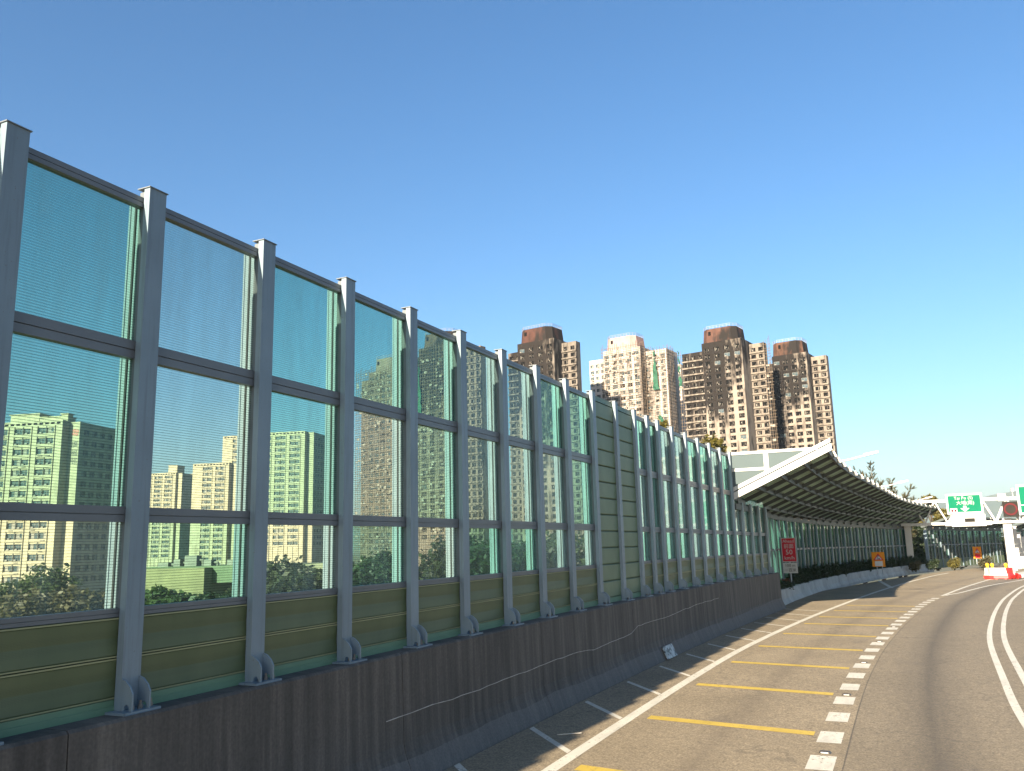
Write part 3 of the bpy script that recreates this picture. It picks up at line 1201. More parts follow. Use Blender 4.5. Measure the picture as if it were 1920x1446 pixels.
def plate(parent, name, x0, x1, z0, z1, y, th, matn, border=None, bm='sign_white'):
    b = MB()
    b.box(x0, x1, y, y + th, z0, z1)
    o = b.build(name, matn, parent, local=True)
    return o


# red "50 km/h ahead" sign
Ys = 60.5
xs = WALL(Ys) + 0.45
SG_S = 0.78
S1 = thing('speed_sign', 'red speed sign reading Ahead 50 km/h with white distance plate below', 'road sign', (-0.1195 * 60.5, Ys, GZ(Ys) + 0.6), R(4))
b = MB()
b.tube([(0, 0.06, 0), (0, 0.06, 3.4)], 0.045, 8)
b.build('pole', 'pole_grey', S1, local=True)
zt = 3.36
k_ = SG_S
plate(S1, 'sign_face', -0.60 * k_, 0.60 * k_, zt - 2.05 * k_, zt, 0, 0.03, 'sign_red')
for (x0, x1, z0, z1) in ((-0.60, 0.60, 0.05, 0.0), (-0.60, 0.60, 2.05, 2.0), (-0.60, -0.55, 2.0, 0.05), (0.55, 0.60, 2.0, 0.05)):
    plate(S1, 'sign_border', x0 * k_, x1 * k_, zt - z0 * k_, zt - z1 * k_, -0.012, 0.01, 'sign_white')
for body, size, dz in (('Ahead', 0.37, 0.30), ('前面', 0.42, 0.74), ('50', 0.60, 1.24), ('km/h', 0.42, 1.72)):
    lettering(body, size * k_, 'sign_white', S1, 0, -0.012, zt - dz * k_)
plate(S1, 'distance_plate', -0.58 * k_, 0.60 * k_, zt - 3.0 * k_, zt - 2.12 * k_, 0, 0.03, 'sign_white')
lettering('100 m', 0.34 * k_, 'black_paint', S1, 0, -0.012, zt - 2.36 * k_)
lettering('一百米', 0.33 * k_, 'black_paint', S1, 0, -0.012, zt - 2.76 * k_)


def warn_sign(label, x, Y, w, hgt, zc, lower, rz):
    T = thing('warning_sign', label, 'road sign', (x, Y, GZ(Y) + 0.6), rz, 'orange roadworks warning signs')
    for px in (-0.18, 0.28):
        b = MB()
        b.tube([(px, 0.06, 0), (px, 0.06, zc + hgt / 2 - 0.1)], 0.04, 6)
        b.build('pole', 'pole_grey', T, local=True)
    plate(T, 'sign_face', -w / 2, w / 2, zc - hgt / 2, zc + hgt / 2, 0, 0.03, 'sign_orange')
    a = w * 0.40
    zb, ztop = zc - hgt * 0.06, zc + hgt * 0.42
    b = MB()
    b.prism([(-a, zb), (a, zb), (0, ztop)], 'y', -0.012, -0.004)
    b.build('warning_triangle', 'sign_red', T, local=True)
    b = MB()
    b.prism([(-a * 0.66, zb + 0.07), (a * 0.66, zb + 0.07), (0, ztop - 0.16)], 'y', -0.020, -0.013)
    tri = b.build('triangle_field', 'sign_white', T, local=True)
    b = MB()                                     # pictogram: a bending figure with a shovel over a heap
    b.prism([(-0.02, zb + 0.09), (0.34 * a, zb + 0.09), (0.2 * a, zb + 0.22), (0.05 * a, zb + 0.24)], 'y', -0.028, -0.021)
    b.prism([(-0.30 * a, zb + 0.09), (-0.18 * a, zb + 0.09), (-0.05 * a, zb + 0.42), (0.12 * a, zb + 0.30), (0.16 * a, zb + 0.36), (-0.04 * a, zb + 0.54), (-0.16 * a, zb + 0.46)], 'y', -0.0285, -0.0215)
    b.build('pictogram', 'black_paint', T, local=True)
    plate(T, 'supplementary_plate', -w * 0.30, w * 0.30, zc - hgt * 0.46, zc - hgt * 0.12, -0.012, 0.008, lower)
    return T


warn_sign('orange roadworks warning sign standing in the hedge before the canopy ends', -0.0285 * 88, 88, 1.12, 1.35, 1.42, 'sign_white', R(8))
warn_sign('far orange and red warning sign below the second canopy', 0.0655 * 127, 127, 1.0, 1.5, 1.5, 'sign_red', R(12))

# ------------------------------------------------------------------ gantry
GY = 118.7
GZ0 = GZ(GY)
gan = thing('sign_gantry', 'white steel lattice gantry spanning the road with thick box leg', 'gantry', (11.2, GY, GZ0))
b = MB()
b.box(10.85, 11.75, GY - 0.5, GY + 0.5, GZ0, GZ0 + 6.2)
b.build('leg', 'white_paint', gan)
b = MB()
b.box(0.0, 0.75, GY - 0.4, GY + 0.4, GZ0, GZ0 + 6.0)
b.build('leg', 'white_paint', gan)
zb, zt = GZ0 + 5.75, GZ0 + 8.55
for y in (GY - 0.75, GY + 0.75):
    for z in (zb, zt):
        b = MB()
        b.bar((-0.4, y, z), (26, y, z), 0.32, 0.32)
        b.build('chord', 'white_paint', gan)
    for i in range(10):
        x = -0.2 + 2.6 * i
        b = MB()
        b.bar((x, y, zb), (x + 1.3, y, zt), 0.17)
        b.build('brace', 'white_paint', gan)
        b = MB()
        b.bar((x + 1.3, y, zt), (x + 2.6, y, zb), 0.17)
        b.build('brace', 'white_paint', gan)
for i in range(10):
    x = -0.2 + 2.6 * i
    for z in (zb, zt):
        b = MB()
        b.bar((x, GY - 0.75, z), (x + 1.3, GY + 0.75, z), 0.18)
        b.build('brace', 'white_paint', gan)
b = MB()
b.box(10.6, 11.5, GY - 0.95, GY - 0.2, zt - 0.3, zt + 0.55)
b.build('leg_head', 'white_paint', gan)
b = MB()                                          # white inspection box with a dark display
b.box(5.3, 9.0, GY - 1.9, GY - 1.0, GZ0 + 5.35, GZ0 + 6.75)
wb = b.build('service_box', 'white_paint', gan)
b = MB()
b.box(4.6, 9.6, GY - 1.8, GY - 0.95, GZ0 + 5.45, GZ0 + 5.95)
b.build('box_ledge', 'white_paint', wb)
b = MB()
b.box(6.75, 7.85, GY - 1.93, GY - 1.905, GZ0 + 5.85, GZ0 + 6.30)
b.build('display', 'matrix_dark', wb)

SG = thing('direction_sign', 'green overhead direction sign reading Tai Po (S) with white down arrow', 'road sign', (6.95, GY - 1.5, GZ0 + 6.95), R(-3))
plate(SG, 'sign_face', -1.75, 1.75, 0.12, 2.12, 0, 0.05, 'sign_green')
for (x0, x1, z0, z1) in ((-1.97, 1.97, 2.12, 2.34), (-1.97, 1.97, -0.10, 0.12), (-1.97, -1.75, 0.12, 2.12), (1.75, 1.97, 0.12, 2.12)):
    plate(SG, 'sign_border', x0, x1, z0, z1, -0.03, 0.08, 'sign_white')
lettering('Tai Po (S)', 0.52, 'sign_white', SG, -0.05, -0.025, 1.80)
lettering('大埔(南)', 0.54, 'sign_white', SG, 0.1, -0.025, 1.20)
b = MB()
b.prism([(-0.17, 0.86), (0.17, 0.86), (0.17, 0.58), (0.50, 0.58), (0.0, 0.16), (-0.50, 0.58), (-0.17, 0.58)], 'y', -0.03, -0.004)
b.build('arrow', 'sign_white', SG, local=True)
plate(SG, 'side_plate', -1.6, -0.85, 0.02, 0.60, -0.06, 0.025, 'sign_white')
for q in range(2):
    plate(SG, 'plate_mark', -1.50 + 0.34 * q, -1.28 + 0.34 * q, 0.18, 0.46, -0.07, 0.008, 'ring_red')
b = MB()
for x in (-1.2, 1.2):
    b.box(x - 0.08, x + 0.08, 0.08, 0.6, -0.3, 1.6)
b.build('white_block', 'white_paint', SG, local=True)  # brackets holding the sign

SG2 = thing('direction_sign', 'second green overhead sign cut off by the right picture edge', 'road sign', (15.05, GY - 1.5, GZ0 + 6.6), R(-3))
plate(SG2, 'sign_face', -2.2, 2.2, 0.15, 3.2, 0, 0.05, 'sign_green')
for (x0, x1, z0, z1) in ((-2.45, 2.45, 3.2, 3.45), (-2.45, 2.45, -0.10, 0.15), (-2.45, -2.2, 0.15, 3.2), (2.2, 2.45, 0.15, 3.2), (-2.2, 2.2, 1.0, 1.09)):
    plate(SG2, 'sign_border', x0, x1, z0, z1, -0.03, 0.07, 'sign_white')

LS = thing('lane_signal', 'dark square lane signal box with a dull red ring on the gantry', 'lane signal', (11.75, GY - 1.6, GZ0 + 6.1), R(-3))
plate(LS, 'housing', -0.80, 0.80, 0.22, 2.02, 0, 0.35, 'matrix_dark')
b = MB()
N = 28
for i in range(N):
    a0, a1 = 2 * math.pi * i / N, 2 * math.pi * (i + 1) / N
    ro, ri = 0.72, 0.54
    p = [(ri * math.cos(a0), 1.12 + ri * math.sin(a0)), (ro * math.cos(a0), 1.12 + ro * math.sin(a0)), (ro * math.cos(a1), 1.12 + ro * math.sin(a1)), (ri * math.cos(a1), 1.12 + ri * math.sin(a1))]
    b.hexa([(x, 0.0, z) for x, z in p] + [(x, -0.05, z) for x, z in p])
b.build('red_ring', 'ring_red', LS, local=True)
b = MB()
b.tube([(0, 0, 1.12), (0, -0.02, 1.12)], 0.53, 24)
b.build('display_disc', 'brown_flat', LS, local=True)
# small camera on the top chord
CT = thing('gantry_camera', 'small white camera standing on the gantry top chord', 'camera', (12.25, GY - 0.75, zt + 0.21))
b = MB()
b.tube([(0, 0, 0), (0, 0, 0.6)], 0.06, 8)
b.build('stem', 'white_paint', CT, local=True)
b = MB()
b.hexa([(-0.16, -0.3, 0.55), (0.16, -0.3, 0.55), (0.16, 0.3, 0.55), (-0.16, 0.3, 0.55), (-0.14, -0.34, 0.95), (0.14, -0.34, 0.95), (0.14, 0.25, 0.95), (-0.14, 0.25, 0.95)])
b.build('housing', 'white_paint', CT, local=True)

# traffic island at the gore nose
b = MB()
isl = [(L_dash(Y) + 0.45, Y) for Y in frange(99, 132, 3)] + [(GORE_R(Y) - 0.3 if Y < 100 else L_dash(Y) + 6.0 + (Y - 112) * 0.1, Y) for Y in reversed(frange(102, 132, 3))]
n0 = len(isl)
top = [(x, y, GZ(y) + 0.16) for x, y in isl]
bot = [(x, y, GZ(y) - 0.1) for x, y in isl]
b.v = bot + top
b.f = [tuple(range(n0, 2 * n0))[::-1]] + [(i, n0 + i, n0 + (i + 1) % n0, (i + 1) % n0) for i in range(n0)]
b.mi = [0] * len(b.f)
structure(b.build('traffic_island', 'low_parapet'))

for i, x in enumerate((12.55, 13.35, 14.3)):
    Yp = 126 + 3 * i
    b = MB()
    hgt = (5.2, 4.5, 3.9)[i]
    b.hexa([(x - 0.38, Yp - 0.3, GZ(Yp)), (x + 0.38, Yp - 0.3, GZ(Yp)), (x + 0.38, Yp + 0.3, GZ(Yp)), (x - 0.38, Yp + 0.3, GZ(Yp)),
            (x - 0.36, Yp - 0.28, GZ(Yp) + hgt), (x + 0.36, Yp - 0.28, GZ(Yp) + hgt), (x + 0.36, Yp + 0.28, GZ(Yp) + hgt), (x - 0.36, Yp + 0.28, GZ(Yp) + hgt)])
    b.box(x - 0.44, x + 0.44, Yp - 0.34, Yp + 0.34, GZ(Yp) + hgt, GZ(Yp) + hgt + 0.12)
    tag(b.build('pillar', 'white_paint'), ['sunlit pale pillar right beside the gantry leg', 'middle pale pillar behind the gantry leg', 'shortest pale pillar at the right picture edge'][i], 'pillar', 'pale pillars behind the gantry leg')


# ------------------------------------------------------------------ water barriers with lamps and cone on the gore
def water_barrier(label, x, Y, rz, matn, w=1.0):
    T = thing('water_barrier', label, 'road barrier', (x, Y, GZ(Y)), rz, 'plastic barriers on the gore nose')
    b = MB()
    b.prism([(-0.235, 0.34), (0.235, 0.34), (0.14, 0.50), (0.11, 0.98), (0.06, 1.03), (-0.06, 1.03), (-0.11, 0.98), (-0.14, 0.50)], 'x', -w / 2, w / 2)
    for q in (-0.28, 0.28):                          # moulded ribs
        b.prism([(-0.16, 0.50), (0.16, 0.50), (0.13, 0.95), (-0.13, 0.95)], 'x', q * w - 0.05, q * w + 0.05)
    b.build('body', matn, T, local=True)
    b = MB()
    b.prism([(-0.27, 0.08), (0.27, 0.08), (0.26, 0.28), (0.235, 0.338), (-0.235, 0.338), (-0.26, 0.28)], 'x', -w / 2 - 0.01, w / 2 + 0.01)
    b.build('plinth', 'plastic_red', T, local=True)
    for sx in (-0.32, 0.32):
        b = MB()
        b.box(sx * w - 0.1, sx * w + 0.1, -0.24, 0.24, 0, 0.08)
        b.build('foot', 'plastic_red', T, local=True)
    return T


def hazard_lamp(label, x, Y, z):
    T = thing('hazard_lamp', label, 'warning lamp', (x, Y, z), 0, 'amber warning lamps on the barriers')
    b = MB()
    b.box(-0.09, 0.09, -0.06, 0.06, 0, 0.14)
    b.build('battery_case', 'lamp_amber', T, local=True)
    b = MB()
    b.tube([(0, -0.07, 0.27), (0, -0.05, 0.27), (0, 0.05, 0.27), (0, 0.07, 0.27)], [0.10, 0.15, 0.15, 0.10], 14)
    b.build('lens', 'lamp_amber', T, local=True)


YW = 92.5
water_barrier('white barrier at the left end of the gore group, turned edge on', 6.75, YW, R(65), 'white_paint', 0.9)
water_barrier('second white barrier from the left of the gore group', 7.12, YW - 0.4, R(70), 'white_paint', 0.9)
water_barrier('broad white barrier facing traffic in the middle of the gore group', 7.70, YW - 0.8, R(-6), 'white_paint', 1.15)
water_barrier('red barrier beside the broad white one on the gore', 8.42, YW - 0.6, R(60), 'plastic_red', 0.9)
water_barrier('white barrier behind the red one on the gore', 8.75, YW + 0.5, R(60), 'white_paint', 0.9)
hazard_lamp('amber lamp on the leftmost white barrier', 6.75, YW, GZ(YW) + 1.032)
hazard_lamp('amber lamp on the second white barrier', 7.12, YW - 0.4, GZ(YW) + 1.032)
hazard_lamp('amber lamp at the right end of the broad white barrier', 8.20, YW - 0.84, GZ(YW) + 1.032)
T = thing('fallen_cone', 'fallen red and white traffic cone right of the gore barriers', 'traffic cone', (9.15, YW - 0.3, GZ(YW)), R(20))
b = MB()
b.tube([(-0.1, 0, 0.25), (0.25, 0, 0.22), (0.42, 0, 0.2), (0.75, 0, 0.14)], [0.22, 0.16, 0.125, 0.04], 12, 0)
b.build('cone_body', 'plastic_red', T, local=True)
b = MB()
b.tube([(0.22, 0, 0.222), (0.42, 0, 0.2)], [0.172, 0.133], 12)
b.build('reflective_collar', 'sign_white', T, local=True)
b = MB()
b.hexa([(-0.14, -0.26, 0.0), (-0.10, -0.26, 0.0), (-0.10, 0.26, 0.0), (-0.14, 0.26, 0.0), (-0.14, -0.26, 0.52), (-0.10, -0.26, 0.52), (-0.10, 0.26, 0.52), (-0.14, 0.26, 0.52)])
b.build('cone_base', 'plastic_red', T, local=True)

# ------------------------------------------------------------------ lamp arms on the canopy's outer edge
for i, Y in enumerate((50.5, 75.5, 104.0)):
    p = lpoint(ROOF, Y, RFUN(Y), TIP + 0.22)
    T = thing('lamp_arm', ['nearest white lamp arm reaching out from the canopy edge', 'middle white lamp arm on the canopy edge', 'farthest white lamp arm on the canopy edge'][i], 'street lamp', p, 0, 'lamp arms on the canopy edge')
    b = MB()
    b.tube([(-0.5, 0, -0.1), (0.4, 0.0, 0.02), (1.3, 0, 0.22)], [0.06, 0.06, 0.05], 8)
    b.build('arm', 'white_paint', T, local=True)
    b = MB()
    b.hexa([(1.2, -0.16, 0.14), (1.95, -0.14, 0.30), (1.95, 0.14, 0.30), (1.2, 0.16, 0.14), (1.2, -0.13, 0.30), (1.95, -0.09, 0.42), (1.95, 0.09, 0.42), (1.2, 0.13, 0.30)])
    b.build('lamp_head', 'white_paint', T, local=True)

# ------------------------------------------------------------------ housing towers
GROUND = -7.0
BEIGE = (0.50, 0.42, 0.33)
SOOT = (0.015, 0.0118, 0.0098)


def facade(b, mp, u0, u1, z0, z1, ops, depth):
    """panel with openings; mp(u, z, d) -> point, d into the wall; ops: (ua, ub, za, zb)"""
    us = sorted({u0, u1, *[o[0] for o in ops], *[o[1] for o in ops]})
    zs = sorted({z0, z1, *[o[2] for o in ops], *[o[3] for o in ops]})
    holes = {(round(o[0], 4), round(o[2], 4)) for o in ops}
    for i in range(len(us) - 1):
        run = None
        for j in range(len(zs) - 1):
            if (round(us[i], 4), round(zs[j], 4)) in holes:
                if run is not None:
                    b.quad(mp(us[i], run, 0), mp(us[i + 1], run, 0), mp(us[i + 1], zs[j], 0), mp(us[i], zs[j], 0))
                    run = None
            elif run is None:
                run = zs[j]
        if run is not None:
            b.quad(mp(us[i], run, 0), mp(us[i + 1], run, 0), mp(us[i + 1], z1, 0), mp(us[i], z1, 0))
    for (ua, ub, za, zb) in ops:
        b.quad(mp(ua, za, 0), mp(ub, za, 0), mp(ub, za, depth), mp(ua, za, depth))
        b.quad(mp(ua, zb, depth), mp(ub, zb, depth), mp(ub, zb, 0), mp(ua, zb, 0))
        b.quad(mp(ua, za, 0), mp(ua, za, depth), mp(ua, zb, depth), mp(ua, zb, 0))
        b.quad(mp(ub, za, depth), mp(ub, za, 0), mp(ub, zb, 0), mp(ub, zb, depth))


def win_meshes(w, h, kind, n, seed):
    r = random.Random(seed)
    out = []
    for q in range(n):
        b = MB()
        mats = ['window_dark' if kind == 'burnt' else 'window_glass', 'burnt_frame' if kind == 'burnt' else 'window_frame', 'curtain', 'ac_unit']
        b.quad((-w / 2, 0, 0), (w / 2, 0, 0), (w / 2, 0, h), (-w / 2, 0, h))  # burnt: near-black sheet stands for the unlit room behind; whole: glass
        t = 0.09
        F = [(-w / 2, -w / 2 + t, 0, h), (w / 2 - t, w / 2, 0, h), (-w / 2 + t, w / 2 - t, 0, t), (-w / 2 + t, w / 2 - t, h - t, h)]
        F += [(-t / 2, t / 2, t, h - t)]
        for k, (x0, x1, z0, z1) in enumerate(F):
            if kind == 'burnt' and r.random() < 0.35:
                continue
            b.box(x0, x1, -0.10 - 0.002 * k, -0.02, z0, z1, 1)
        if kind == 'burnt':
            for _ in range(r.randint(1, 3)):
                x = r.uniform(-w / 2 + 0.2, w / 2 - 0.2)
                ww = r.uniform(0.10, 0.34)
                z0 = r.uniform(0, h * 0.4)
                zz_ = r.uniform(z0 + 0.3, h)
                dx = r.uniform(-0.15, 0.15)
                b.hexa([(x, -0.17, z0), (x + ww, -0.17, z0), (x + ww, -0.14, z0), (x, -0.14, z0), (x + dx, -0.20, zz_), (x + dx + ww * 0.6, -0.20, zz_), (x + dx + ww * 0.6, -0.17, zz_), (x + dx, -0.17, zz_)], r.choice((1, 1, 2)))
        else:
            b.box(-w / 2 + t, w / 2 - t, -0.085, -0.02, h * 0.62, h * 0.62 + 0.06, 1)
            if r.random() < 0.45:
                s_ = r.choice((-1, 1))
                b.box(min(0.06 * s_, s_ * (w / 2 - 0.1)), max(0.06 * s_, s_ * (w / 2 - 0.1)), -0.045, -0.012, t, h - t, 2)
            if r.random() < 0.5:
                x = r.uniform(-w / 2 + 0.1, w / 2 - 0.75)
                b.box(x, x + 0.65, -0.55, -0.11, 0.0, 0.42, 3)
            if r.random() < 0.35:
                x = r.uniform(-w / 2, w / 2 - 1.2)
                b.box(x, x + 1.3, -0.85, -0.10, -0.5, -0.36, 3)
        out.append(b.mesh('window', mats))
    return out


def block(T, name, x0, x1, y0, y1, z1, matn, cols=(), w=2.0, h=1.45, pitch=2.8, floors=28, sill=0.95, wins=None, side_cols=(), side_wins=None, seed=1, top_gap=1.6, skip_low=0):
    """one wing of a tower, front face toward local -y; every opening gets its own window"""
    r = random.Random(seed)
    b = MB()
    z0 = 0.0
    fl = [z1 - top_gap - pitch * (i + 1) + sill for i in range(floors)]
    fl = [z for z in fl if z > z0 + 1.0 + skip_low]
    ops = [(c - w / 2, c + w / 2, z, z + h) for c in cols for z in fl]
    facade(b, lambda u, z, d: (u, y0 + d, z), x0, x1, z0, z1, ops, 0.32)
    sops = [(c - w / 2, c + w / 2, z, z + h) for c in side_cols for z in fl]
    facade(b, lambda u, z, d: (x1 - d, u, z), y0, y1, z0, z1, sops, 0.32)
    b.quad((x0, y1, z0), (x0, y0, z0), (x0, y0, z1), (x0, y1, z1))
    b.quad((x1, y1, z0), (x0, y1, z0), (x0, y1, z1), (x1, y1, z1))
    b.quad((x0, y0, z1), (x1, y0, z1), (x1, y1, z1), (x0, y1, z1))
    wl = b.build(name, matn, T, local=True)
    for (ua, ub, za, zb) in ops:
        obj('window', r.choice(wins), T, ((ua + ub) / 2, y0 + 0.31, za), 0, local=True)
    for (ua, ub, za, zb) in sops:
        obj('window', r.choice(side_wins or wins), T, (x1 - 0.31, (ua + ub) / 2, za), R(90), local=True)
    return wl, fl


def ledges(T, x0, x1, y0, fl, h, matn, out=0.55, low=0.75):
    b = MB()
    b.box(x0 - 0.05, x1 + 0.05, y0 - out, y0 - 0.002, -low, -0.18)
    me = b.mesh('ledge', matn)
    for z in fl:
        obj('ledge', me, T, (0, 0, z), 0, local=True)


def plant_room(T, x0, x1, y0, y1, z0, z1, matn, rail=True, chamfer=2.2):
    b = MB()
    c = chamfer
    lo = [(x0, y0 + c), (x0 + c, y0), (x1 - c, y0), (x1, y0 + c), (x1, y1), (x0, y1)]
    k = 0.93
    cx, cy = (x0 + x1) / 2, (y0 + y1) / 2
    hi = [(cx + (x - cx) * k, cy + (y - cy) * k) for x, y in lo]
    n = len(lo)
    b.v = [(x, y, z0) for x, y in lo] + [(x, y, z1) for x, y in hi]
    b.f = [tuple(range(n, 2 * n))] + [(i, (i + 1) % n, n + (i + 1) % n, n + i) for i in range(n)]
    b.mi = [0] * len(b.f)
    pr = b.build('plant_room', matn, T, local=True)
    b = MB()
    b.box(x0 + 3.2, x0 + 4.2, y0 - 0.02, y0 + 0.3, z0 + (z1 - z0) * 0.55, z0 + (z1 - z0) * 0.8)
    b.build('vent', 'window_dark', pr, local=True)
    if rail:
        b = MB()
        for i in range(n):
            a, c_ = hi[i], hi[(i + 1) % n]
            L = math.hypot(c_[0] - a[0], c_[1] - a[1])
            m_ = max(2, int(L / 1.3))
            for q in range(m_):
                t = q / m_
                x, y = a[0] + (c_[0] - a[0]) * t, a[1] + (c_[1] - a[1]) * t
                b.bar((x, y, z1), (x, y, z1 + 1.2), 0.10)
            for zz_ in (z1 + 0.6, z1 + 1.2):
                b.bar((*a, zz_), (*c_, zz_), 0.10)
        b.build('railing', 'railing', pr, local=True)


def at(px, py, D):
    d = Vector((px - 960, -(py - 723), -1580)) / 1580 * D
    m = Matrix((M[0], M[1], M[2]))
    return m @ d + Vector((0, 0, CAM_H))


WB = win_meshes(2.35, 1.75, 'burnt', 7, 5)
WBS = win_meshes(1.9, 1.6, 'burnt', 6, 8)
WN = win_meshes(2.35, 1.55, 'whole', 8, 9)
WNS = win_meshes(1.9, 1.5, 'whole', 6, 10)


def burnt_tower(name, label, px, py, D, rot, main_w, left_w, right_w, side_d, spots_main, base, mats_soot, seed, roof_rgb, zl=-2.6, zr=-1.2, left_y=2.2, whole=0.3):
    p = at(px, py, D)
    H = p.z - GROUND
    T = thing(name, label, 'apartment tower', (p.x, p.y, GROUND), R(rot), 'apartment towers behind the barrier')
    mm, mw, mr = 'wall_%s_a' % seed, 'wall_%s_b' % seed, 'wall_%s_c' % seed
    tower_mat(mm, base, SOOT, [(x, H - dz, rx, rz, st) for (x, dz, rx, rz, st) in spots_main], 1.0, mats_soot[0])
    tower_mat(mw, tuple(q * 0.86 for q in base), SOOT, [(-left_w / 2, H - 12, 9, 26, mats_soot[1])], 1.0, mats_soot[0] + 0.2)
    tower_mat(mr, roof_rgb, SOOT, [(main_w * 0.7, H + 3, 7, 6, 0.45)], 1.0, 0.5)
    wmix = WB * 2 + WN[:1] if whole else WB
    n = 4
    cols = [main_w * (i + 0.5) / n + (0.25 if i < 2 else -0.25) * 0 for i in range(n)]
    block(T, 'main_wall', 0, main_w, 0, 14, H, mm, cols, 2.35, 1.75, 2.8, 27, 0.8, wmix, seed=seed, top_gap=1.9, skip_low=4)
    if left_w > 0:
        nl = max(1, int(round(left_w / 3.2)))
        lc = [-left_w + left_w * (i + 0.5) / nl for i in range(nl)]
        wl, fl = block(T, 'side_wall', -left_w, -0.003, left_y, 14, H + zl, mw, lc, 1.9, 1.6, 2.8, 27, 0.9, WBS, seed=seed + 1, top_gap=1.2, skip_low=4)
        ledges(T, -left_w, -0.003, left_y, fl, 0.6, mw)
    if right_w > 0:
        nr = max(1, int(round(right_w / 2.8)))
        rc = [main_w + right_w * (i + 0.5) / nr for i in range(nr)]
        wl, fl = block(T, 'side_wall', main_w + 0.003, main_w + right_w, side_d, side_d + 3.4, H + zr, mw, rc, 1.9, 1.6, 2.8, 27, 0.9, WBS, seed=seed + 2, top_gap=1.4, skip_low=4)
        ledges(T, main_w + 0.003, main_w + right_w, side_d, fl, 0.6, mw)
    plant_room(T, -0.6, main_w * 0.86, 1.5, 12, H, H + 6.0, mr)
    return T, H


def scaffold(label, root, x0, x1, y, z0, z1, seed, net=None, side=None, cat='scaffold'):
    """bamboo lattice in the frame of a tower, standing just in front of its face"""
    r = random.Random(seed)
    base = (WM[root] @ Vector(((x0 + x1) / 2, y, z0)))
    rz = root.rotation_euler.z
    T = thing('bamboo_scaffold', label, cat, base, rz, 'bamboo scaffolds on the towers')
    cx = (x0 + x1) / 2
    b = MB()

    def grid(fn, L, zt):
        u = 0.0
        while u <= L:
            top = zt + r.uniform(0.2, 2.2)
            b.bar(fn(u + r.uniform(-.1, .1), 0, r.uniform(0, 0.1)), fn(u + r.uniform(-.2, .2), top, r.uniform(0, 0.1)), 0.13)
            u += r.uniform(0.75, 1.25)
        z = 1.0
        while z < zt:
            b.bar(fn(-0.4, z + r.uniform(-.1, .1), 0.12), fn(L + r.uniform(0.1, 0.8), z + r.uniform(-.12, .12), 0.12), 0.13)
            z += r.uniform(1.0, 1.7)
        for _ in range(int(L * zt / 90)):
            u, z = r.uniform(0, L * 0.8), r.uniform(0, zt - 6)
            b.bar(fn(u, z, 0.2), fn(u + r.uniform(2, 4), z + r.uniform(4, 7), 0.2), 0.12)
        for _ in range(int(L * zt / 14)):                     # boards, cloths and loose sheets
            u, z = r.uniform(0, L - 1.5), r.uniform(0, zt - 1.5)
            w_, h_ = r.uniform(0.5, 1.5), r.uniform(0.3, 1.0)
            p4 = [fn(u, z, 0.06), fn(u + w_, z + r.uniform(-.1, .1), 0.06), fn(u + w_, z + h_, 0.10), fn(u, z + h_, 0.10)]
            q4 = [fn(u, z, 0.03), fn(u + w_, z, 0.03), fn(u + w_, z + h_, 0.06), fn(u, z + h_, 0.06)]
            b.hexa(q4 + p4, 1)
    grid(lambda u, z, d: (x0 - cx + u, -d, z), x1 - x0, z1 - z0)
    if side:
        grid(lambda u, z, d: (x1 - cx + 0.5 + d, u, z), side, z1 - z0)
    po = b.build('lattice', ['bamboo', 'curtain'], T, local=True)
    po['kind'] = 'stuff'
    if net:
        for (nx0, nx1, nz0, nz1) in net:
            b = MB()
            N_ = 14
            prev = None
            for i in range(N_ + 1):
                t = i / N_
                z = (nz1 - z0) + (nz0 - nz1) * t
                xa = nx0 - cx + r.uniform(-0.3, 0.5) + (nx1 - nx0) * 0.35 * (1 - t)
                xb = nx0 - cx + (nx1 - nx0) * (0.45 + 0.55 * t) + r.uniform(-0.5, 0.3)
                row = [(xa, -0.35 - r.uniform(0, 0.5), z), ((xa + xb) / 2, -0.6 - r.uniform(0, 0.6), z), (xb, -0.35 - r.uniform(0, 0.5), z)]
                if prev:
                    for j in range(2):
                        b.quad(prev[j], prev[j + 1], row[j + 1], row[j])
                prev = row
            b.build('safety_net', 'net_green', T, local=True)
    return T


# burnt towers, right to left
TH, HH = burnt_tower('apartment_tower', 'tallest fire-blackened tower, second from right, with four window columns', 1315, 645, 343, -10, 16.6, 9.6, 6.0, 9.0,
                     [(2, 3, 22, 11, 0.75), (5, 20, 6.5, 14, 0.95), (13, 12, 4, 10, 0.3), (8, 60, 14, 10, 0.25)], (0.215, 0.182, 0.150), (0.45, 0.62), 21, (0.08824, 0.04412, 0.03235))
scaffold('thin strip of charred bamboo scaffold on the second burnt tower from right', TH, 22.6, 25.0, 8.6, 2, HH - 1.0, 31)
scaffold('charred bamboo poles up the left edge of the tallest burnt tower', TH, -11.2, -9.7, 1.8, 2, HH - 1.6, 32, net=[(-11.4, -9.8, HH - 16, HH - 1)])
TI, HI = burnt_tower('apartment_tower', 'rightmost fire-blackened tower with smoke-dark left half', 1447, 669, 358, -10, 14.4, 4.5, 6.2, 6.5,
                     [(2, 8, 9, 16, 0.9), (0, 30, 4.5, 30, 0.9), (8, 12, 9, 12, 0.65), (10, 2, 12, 5, 0.5)], (0.215, 0.182, 0.150), (0.45, 0.60), 22, (0.1, 0.05, 0.03235))
TF, HF = burnt_tower('apartment_tower', 'dark burnt tower with brown roof block rising just above the glass barrier', 970, 646, 345, -10, 17.5, 6.2, 6.6, 6.0,
                     [(6, 8, 14, 20, 0.9), (14, 30, 8, 20, 0.5)], (0.175, 0.15, 0.125), (0.6, 0.5), 23, (0.06176, 0.02824, 0.02118))
